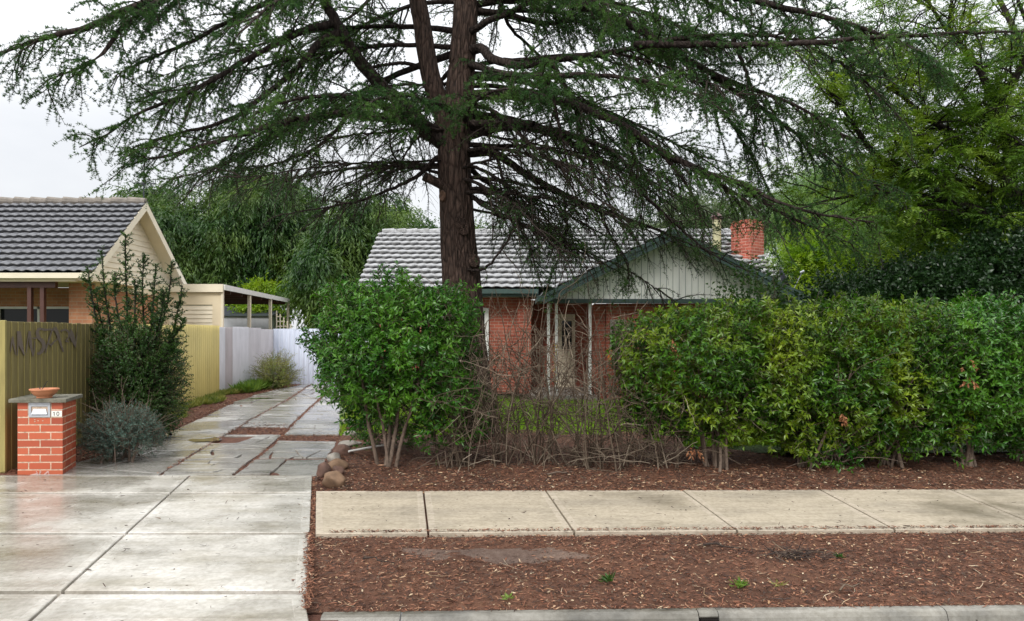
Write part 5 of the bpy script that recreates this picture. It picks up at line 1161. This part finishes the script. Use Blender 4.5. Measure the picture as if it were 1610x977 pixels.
# verge weeds: each a thing
def weed(px, py, rad, n, mat, lab, wid=.012):
    g0 = gr(px, py); pp = np.tile(g0 + [0, 0, .015], (n, 1)) + r_.normal(0, .012, (n, 3)) * [1, 1, 0]; dd = np.c_[r_.normal(0, 1, (n, 2)), np.abs(r_.normal(.7, .4, n))]
    V, Q = leaves(pp, dd, rad * r_.uniform(.5, 1.1, n), wid, LEAF_B, rng=r_); o = np_mesh('weed', V, Q, mat); tag(o, lab, 'weed', 'weeds on the verge')
weed(1162, 925, .085, 34, M['weed'], 'bright green weed rosette near the kerb, right of the kerb drain')
weed(957, 918, .085, 30, M['darkleaf'], 'dull dark green weed tuft left of the bright rosette'); weed(798, 945, .05, 16, M['weed'], 'tiny green weed near the kerb, leftmost on the verge')
weed(1318, 880, .06, 18, M['darkleaf'], 'small flat weed right of the dark twig pile')
weed(1225, 925, .06, 14, M['weedyel'], 'dry yellowish weed sprig right of the bright rosette', .006)
# pile of dark twigs on the verge
g0 = gr(1240, 878); n = 90; q = g0 + np.c_[r_.normal(0, .13, n), r_.normal(0, .05, n), r_.uniform(.01, .05, n)]; D = grow(q, r_.normal(size=(n, 3)) * [1, .6, .12], r_.uniform(.08, .22, n), 6, .25, .2, r_); D[:, :, 2] = np.maximum(D[:, :, 2], .012)
o = np_mesh('twig_pile', *tubes(D, np.full((n, 6), .0028), 4), M['chipdark']); tag(o, 'small heap of dark fallen twigs on the verge', 'twig pile')
def stick(px0, py0, px1, py1, r0, lab, mt='cedartwig'):
    a = gr(px0, py0); b = gr(px1, py1); s = smooth_line(np.array([a + [0, 0, .025], (a * .6 + b * .4) + [0, .03, .035], (a + b) / 2 + [0, -.02, .03], b + [0, 0, .02]]), 12)
    tag(np_mesh('stick', *tubes(s[None], np.linspace(r0, r0 * .5, 12)[None], 7), M[mt], None, True), lab, 'stick', 'fallen sticks')
stick(1105, 862, 1165, 866, .009, 'dark fallen stick on the verge left of the twig pile'); stick(1320, 935, 1352, 922, .006, 'thin pale stick on the verge below the twig pile', 'dead')
stick(860, 750, 905, 744, .012, 'reddish stick lying at the edge of the garden bed under the dead shrubs', 'stem'); stick(570, 884, 620, 889, .006, 'thin dark stick beside the washed dirt patch')

# ---------------- background trees
def tree(name, lab, lobes, n, mat, style, trunkpx=None, seed=1, group=None, sub=20, LL=.14, WW=.03, k=12, SL=.9, bark='blackbark', droop=2., dirz=-.3, subr=.33, limbs=10, tr=.2, shell=.5):
    """lobes: (px, py, Y, rx px, rz px, ry m); foliage in many smaller clumps of hanging / spraying shoots"""
    r_ = np.random.default_rng(seed); l0 = lobes[0]; bx = at(trunkpx or l0[0], 0, l0[2])[0]; root = empty(name, (bx, l0[2], 0), lab, 'tree', group)
    C_ = []; S_ = []
    for (px, py, Y, rx, rz, ry) in lobes:
        c = at(px, py, Y); rr = np.array([rx * Y / F, ry, rz * Y / F]); u = unit(r_.normal(size=(sub, 3))); u[:, 1] = np.where(u[:, 1] > .3, -u[:, 1], u[:, 1])
        C_.append(c + u * rr * r_.uniform(.3, .85, (sub, 1))); S_.append(np.tile(rr * subr, (sub, 1)) * r_.uniform(.7, 1.25, (sub, 1)))
    C_ = np.concatenate(C_); S_ = np.concatenate(S_); w_ = (S_[:, 0] * S_[:, 2]); w_ = w_ / w_.sum()
    i = r_.choice(len(C_), n, p=w_); u = unit(r_.normal(size=(n, 3))); u[:, 2] = np.where(r_.random(n) < .6, np.abs(u[:, 2]), u[:, 2]); rad = (1 - shell * r_.random(n) ** 1.5)[:, None]
    p = C_[i] + u * S_[i] * rad; d = unit(u + [0, 0, dirz] + .3 * r_.normal(size=(n, 3)))
    P = grow(p, d, SL * r_.uniform(.5, 1.3, n), 7, .12, droop, r_); ii = np.repeat(np.arange(n), k); t = np.tile(np.linspace(.05, 1, k), n); q, T = sample_on(P, ii, t)
    if style == 'strand': rn = r_.normal(size=q.shape); dd = T * .9 + unit(rn) * .5 + [0, 0, -.35]; up = None
    elif style == 'feather':
        up = unit(np.cross(T, unit(np.cross(T, [0, 0, 1.] + .4 * r_.normal(size=(n, 3))[ii])))) ; s = np.where(np.arange(n * k) % 2, 1, -1)[:, None]; dd = T * .55 + unit(np.cross(T, up)) * s
    else: rn = r_.normal(size=q.shape); dd = T * .5 + unit(rn) * .8; up = None
    V, Q = leaves(q, dd, LL * r_.uniform(.6, 1.2, len(q)), WW, LEAF_D, up=up, rng=r_); np_mesh('crown', V, Q, mat, root)
    b = np.array([bx, l0[2], 0.]); top = C_.mean(0); trk = smooth_line(np.array([np.r_[b, tr], np.r_[b * .7 + top * .3 + [.1, 0, 0], tr * .8], np.r_[top, tr * .45]]), 20)
    ci = r_.choice(len(C_), min(limbs, len(C_)), replace=False); st, _ = sample_on(trk[None, :, :3], np.zeros(len(ci), int), r_.uniform(.4, .95, len(ci)))
    LBp = np.stack([smooth_line(np.array([a, (a + e) / 2 + [0, 0, .3 * np.linalg.norm(e - a) * .3], e]), 12) for a, e in zip(st, C_[ci])]); i5 = np.repeat(np.arange(len(ci)), 8); pq, Tq = sample_on(LBp, i5, r_.uniform(.3, 1, len(i5)))
    sb = grow(pq, Tq + .7 * r_.normal(size=pq.shape), .25 * np.linalg.norm(S_[0]) + r_.uniform(.3, 1, len(i5)) * .6 * np.linalg.norm(S_[0]), 8, .2, .3, r_)
    np_mesh('trunk', *merge([tubes(trk[None, :, :3], trk[None, :, 3], 14)]), M[bark], root, True)
    np_mesh('branches', *merge([tubes(LBp, np.linspace(tr * .4, tr * .1, 12)[None] * np.ones((len(ci), 1)), 7), tubes(sb, np.linspace(tr * .12, tr * .03, 8)[None] * np.ones((len(sb), 1)), 5)]), M[bark], root)
    return root
tree('pepper_tree', 'broad dark green weeping tree rising behind the carport', [(400, 400, 34, 120, 100, 3), (300, 385, 34, 85, 85, 3), (350, 470, 33, 120, 50, 2.5), (480, 400, 35, 90, 95, 3), (235, 330, 36, 40, 40, 1.5), (430, 320, 36, 90, 45, 3), (270, 440, 32, 60, 50, 2)], 19000, M['pepper'], 'strand', 430, 101, sub=20, LL=.24, WW=.06, k=11, SL=1.1)
tree('pepper_tree', 'dark weeping tree between the back fence and the tiled roof of the brick house', [(545, 400, 31, 60, 90, 2), (515, 450, 29, 50, 60, 2), (590, 350, 32, 60, 40, 2), (560, 480, 29, 60, 40, 2)], 5000, M['pepper'], 'strand', 530, 102, LL=.26, WW=.065, k=9)
tree('background_tree', 'hazy dark tree top showing above the tiled roof behind the cedar trunk', [(650, 375, 30, 80, 35, 2), (760, 385, 30, 90, 25, 2), (880, 385, 31, 80, 25, 2)], 2600, M['pepper'], 'spray', 700, 103, LL=.13, WW=.05)
tree('eucalypt', 'grey green eucalypt crown behind the chimney and flue', [(1090, 350, 42, 95, 40, 3), (1020, 375, 42, 50, 25, 3), (1160, 370, 42, 60, 45, 3)], 4200, M['euc'], 'spray', 1090, 104, LL=.2, WW=.055, k=10, SL=.8, droop=.8)
tree('willow', 'pale feathery light green tree right of the chimney', [(1290, 310, 30, 70, 60, 2.5), (1340, 300, 30, 50, 45, 2.5), (1250, 350, 30, 45, 60, 2.5), (1300, 370, 29, 80, 60, 2.5)], 9000, M['feather'], 'strand', 1290, 105, LL=.16, WW=.022, k=13, SL=1.1)
tree('lime_tree', 'bright lime green leafy tree right of the satellite dish', [(1340, 420, 20, 110, 55, 1.5), (1260, 430, 20, 50, 55, 1.5), (1430, 390, 20, 90, 65, 1.5), (1240, 480, 19, 60, 30, 1), (1500, 360, 20, 80, 50, 1.5), (1390, 470, 19, 90, 30, 1)], 10000, M['lime'], 'feather', 1380, 106, LL=.085, WW=.03, k=16, SL=.5, droop=1., dirz=.0)
tree('dark_tree', 'very dark dense tree mass behind the right end of the hedge', [(1390, 465, 12, 110, 32, .5), (1480, 450, 12, 100, 40, .6), (1440, 470, 11.6, 130, 32, .5), (1590, 430, 12, 80, 75, .6), (1560, 420, 11.6, 60, 40, .5), (1320, 474, 11.4, 50, 24, .4), (1530, 465, 11.5, 90, 35, .5)], 9000, M['darktree'], 'spray', 1550, 107, LL=.075, WW=.035, k=9, SL=.45, droop=.5, dirz=.1, tr=.12, shell=.9)
tree('yellow_shrub_tree', 'small yellow green leafy tree glimpsed under and above the carport roof', [(405, 455, 30, 18, 14, .6), (440, 450, 30, 12, 10, .5), (400, 495, 30, 40, 22, .8), (430, 500, 30, 30, 20, .8)], 900, M['lime'], 'spray', 410, 108, LL=.16, WW=.06, k=8, SL=.5, droop=1, tr=.08, sub=6)
bpy.data.objects['yellow_shrub_tree'].name = 'small_tree'
# ---- jacaranda on the right: arching dark limbs, feathery fronds
jt = empty('jacaranda_tree', (10.2, 12.6, 0), 'feathery green tree with arching black limbs leaning in from the right edge', 'tree')
jl = [([(1700, 600, 12.6), (1680, 470, 12.6), (1640, 370, 12.6), (1610, 327, 12.6), (1590, 303, 12.6)], .16, .10),
 ([(1600, 315, 12.6), (1569, 270, 12.5), (1545, 246, 12.4), (1512, 229, 12.3), (1496, 209, 12.2), (1450, 180, 12), (1400, 130, 11.8), (1370, 80, 11.6)], .085, .012),
 ([(1600, 315, 12.6), (1532, 290, 12.4), (1471, 282, 12.2), (1422, 266, 12), (1381, 250, 11.8), (1348, 205, 11.6), (1328, 176, 11.4), (1300, 140, 11.3)], .07, .01),
 ([(1590, 303, 12.6), (1586, 245, 12.7), (1565, 196, 12.8), (1532, 176, 12.9), (1479, 184, 13), (1430, 190, 13.1), (1380, 200, 13.2)], .07, .012),
 ([(1625, 345, 12.6), (1612, 245, 12.4), (1573, 205, 12.2), (1565, 164, 12), (1602, 115, 11.8), (1620, 60, 11.6), (1600, 0, 11.5)], .08, .02),
 ([(1660, 420, 12.6), (1560, 340, 12.3), (1480, 315, 12.1), (1400, 305, 12), (1330, 310, 11.9), (1280, 320, 11.8)], .06, .01),
 ([(1565, 170, 12), (1540, 110, 12), (1500, 60, 12), (1470, 20, 12), (1440, -30, 12)], .05, .012),
 ([(1660, 420, 12.6), (1660, 300, 13.4), (1640, 180, 14), (1600, 60, 14.5), (1540, -60, 15)], .10, .03),
 ([(1532, 176, 12.9), (1490, 130, 13.2), (1430, 110, 13.5), (1370, 115, 13.8)], .035, .01),
 ([(1620, 340, 12.6), (1560, 320, 13.4), (1500, 330, 14), (1440, 350, 14.5), (1380, 370, 15)], .05, .01),
 ([(1640, 400, 12.6), (1600, 370, 12.8), (1540, 350, 13), (1470, 350, 13.2)], .05, .01)]
rj = np.random.default_rng(8); JP = []
for pts, r0, r1 in jl:
    n = len(pts); s = smooth_line(np.array([np.r_[at(*p), 1.3 * (r0 + (r1 - r0) * i / (n - 1))] for i, p in enumerate(pts)]), 30); JP.append(s[:, :3] + np.cumsum(rj.normal(0, .008, (30, 3)), 0) * 0 )
    np_mesh('limb', *bark_tube(s, 12, .05, 1), M['blackbark'], jt, True)
JP = np.stack(JP); i1 = np.repeat(np.arange(1, len(jl)), 34); p, T = sample_on(JP, i1, rj.uniform(.15, 1, len(i1)))
J2 = grow(p, T * .7 + rj.normal(size=p.shape) * [.8, .9, .6] + [0, 0, .1], rj.uniform(.6, 1.9, len(i1)), 10, .28, -.2, rj)
i2 = np.repeat(np.arange(len(J2)), 5); p, T = sample_on(J2, i2, rj.uniform(.2, 1, len(i2))); J3 = grow(p, T * .6 + rj.normal(size=p.shape) * .7, rj.uniform(.2, .6, len(i2)), 7, .28, .1, rj)
np_mesh('branches', *merge([tubes(J2, np.linspace(.017, .007, 10)[None] * np.ones((len(J2), 1)), 5), tubes(J3, np.linspace(.007, .003, 7)[None] * np.ones((len(J3), 1)), 4)]), M['blackbark'], jt)
i3 = np.repeat(np.arange(len(J3)), 7); p, T = sample_on(J3, i3, rj.uniform(.3, 1, len(i3))); lowb = rj.random(len(p)) < np.clip(1.0 - (p[:, 2] - 4.5) * .22, .3, 1); p, T = p[lowb], T[lowb]; n = len(p)
FP = grow(p, T * .5 + rj.normal(size=p.shape) * [1, 1, .4] + [0, 0, .1], rj.uniform(.22, .42, n), 7, .1, .8, rj); k = 18; ii = np.repeat(np.arange(n), k); q, T = sample_on(FP, ii, np.tile(np.linspace(.1, 1, k), n))
up = unit(np.array([0, 0, 1.]) + .35 * rj.normal(size=(n, 3)))[ii]; s = np.where(np.arange(n * k) % 2, 1, -1)[:, None]; V, Q = leaves(q, T * .5 + unit(np.cross(T, up)) * s + [0, 0, -.1], .085 * rj.uniform(.7, 1.2, n * k), .019, LEAF_D, up=up, rng=rj)
np_mesh('crown', V, Q, M['jaca'], jt); print('fronds', n)
# ============================================================ CAMERA, SKY, LIGHT
cd = bpy.data.cameras.new('camera'); cam = bpy.data.objects.new('camera', cd); COL.objects.link(cam); S.camera = cam
cam.location = (0, 0, CAMZ); cam.rotation_euler = (radians(90), 0, 0)
cd.sensor_width = 36; cd.lens = F / 1610 * 36; cd.shift_y = (HY - 488.5) / 1610; cd.clip_end = 3000; cd.clip_start = .05
W = bpy.data.worlds.new('World'); S.world = W; W.use_nodes = True; nt = W.node_tree
bg = nt.nodes['Background']; sky = nt.nodes.new('ShaderNodeTexSky'); sky.sky_type = 'NISHITA'; sky.sun_disc = False
sky.sun_elevation = radians(42); sky.sun_rotation = radians(205); sky.dust_density = 4; sky.air_density = 1.2
tc = nt.nodes.new('ShaderNodeTexCoord'); sx = nt.nodes.new('ShaderNodeSeparateXYZ'); nt.links.new(tc.outputs['Generated'], sx.inputs[0])
oc_ = ramp(nt, sx.outputs[2], [(0, (8.0, 8.1, 8.25)), (.25, (8.9, 9.0, 9.2)), (1, (24, 24.2, 24.5))])
cl = noise(nt, tc.outputs['Generated'], 2.6, 5, .55, (1, 1, 2.2))
oc_ = mixc(nt, 1., oc_, ramp(nt, cl, [(.3, (.86, .875, .90)), (.65, (1.04, 1.04, 1.04))]), 'MULTIPLY')
nt.links.new(mixc(nt, .9, sky.outputs[0], oc_), bg.inputs['Color']); bg.inputs['Strength'].default_value = .1
sl_ = bpy.data.lights.new('sun', 'SUN'); so = bpy.data.objects.new('sun', sl_); COL.objects.link(so)
sl_.energy = 1.6; sl_.angle = radians(14); sl_.color = (1, .97, .92); so.rotation_euler = (radians(48), 0, radians(-25)); so.location = (0, -5, 20)
S.view_settings.view_transform = 'Standard'; S.view_settings.look = 'None'; S.view_settings.gamma = 1; S.view_settings.exposure = .28
c_ = S.cycles; c_.max_bounces = 6; c_.diffuse_bounces = 3; c_.glossy_bounces = 3; c_.transmission_bounces = 4; c_.transparent_max_bounces = 4; c_.use_denoising = True
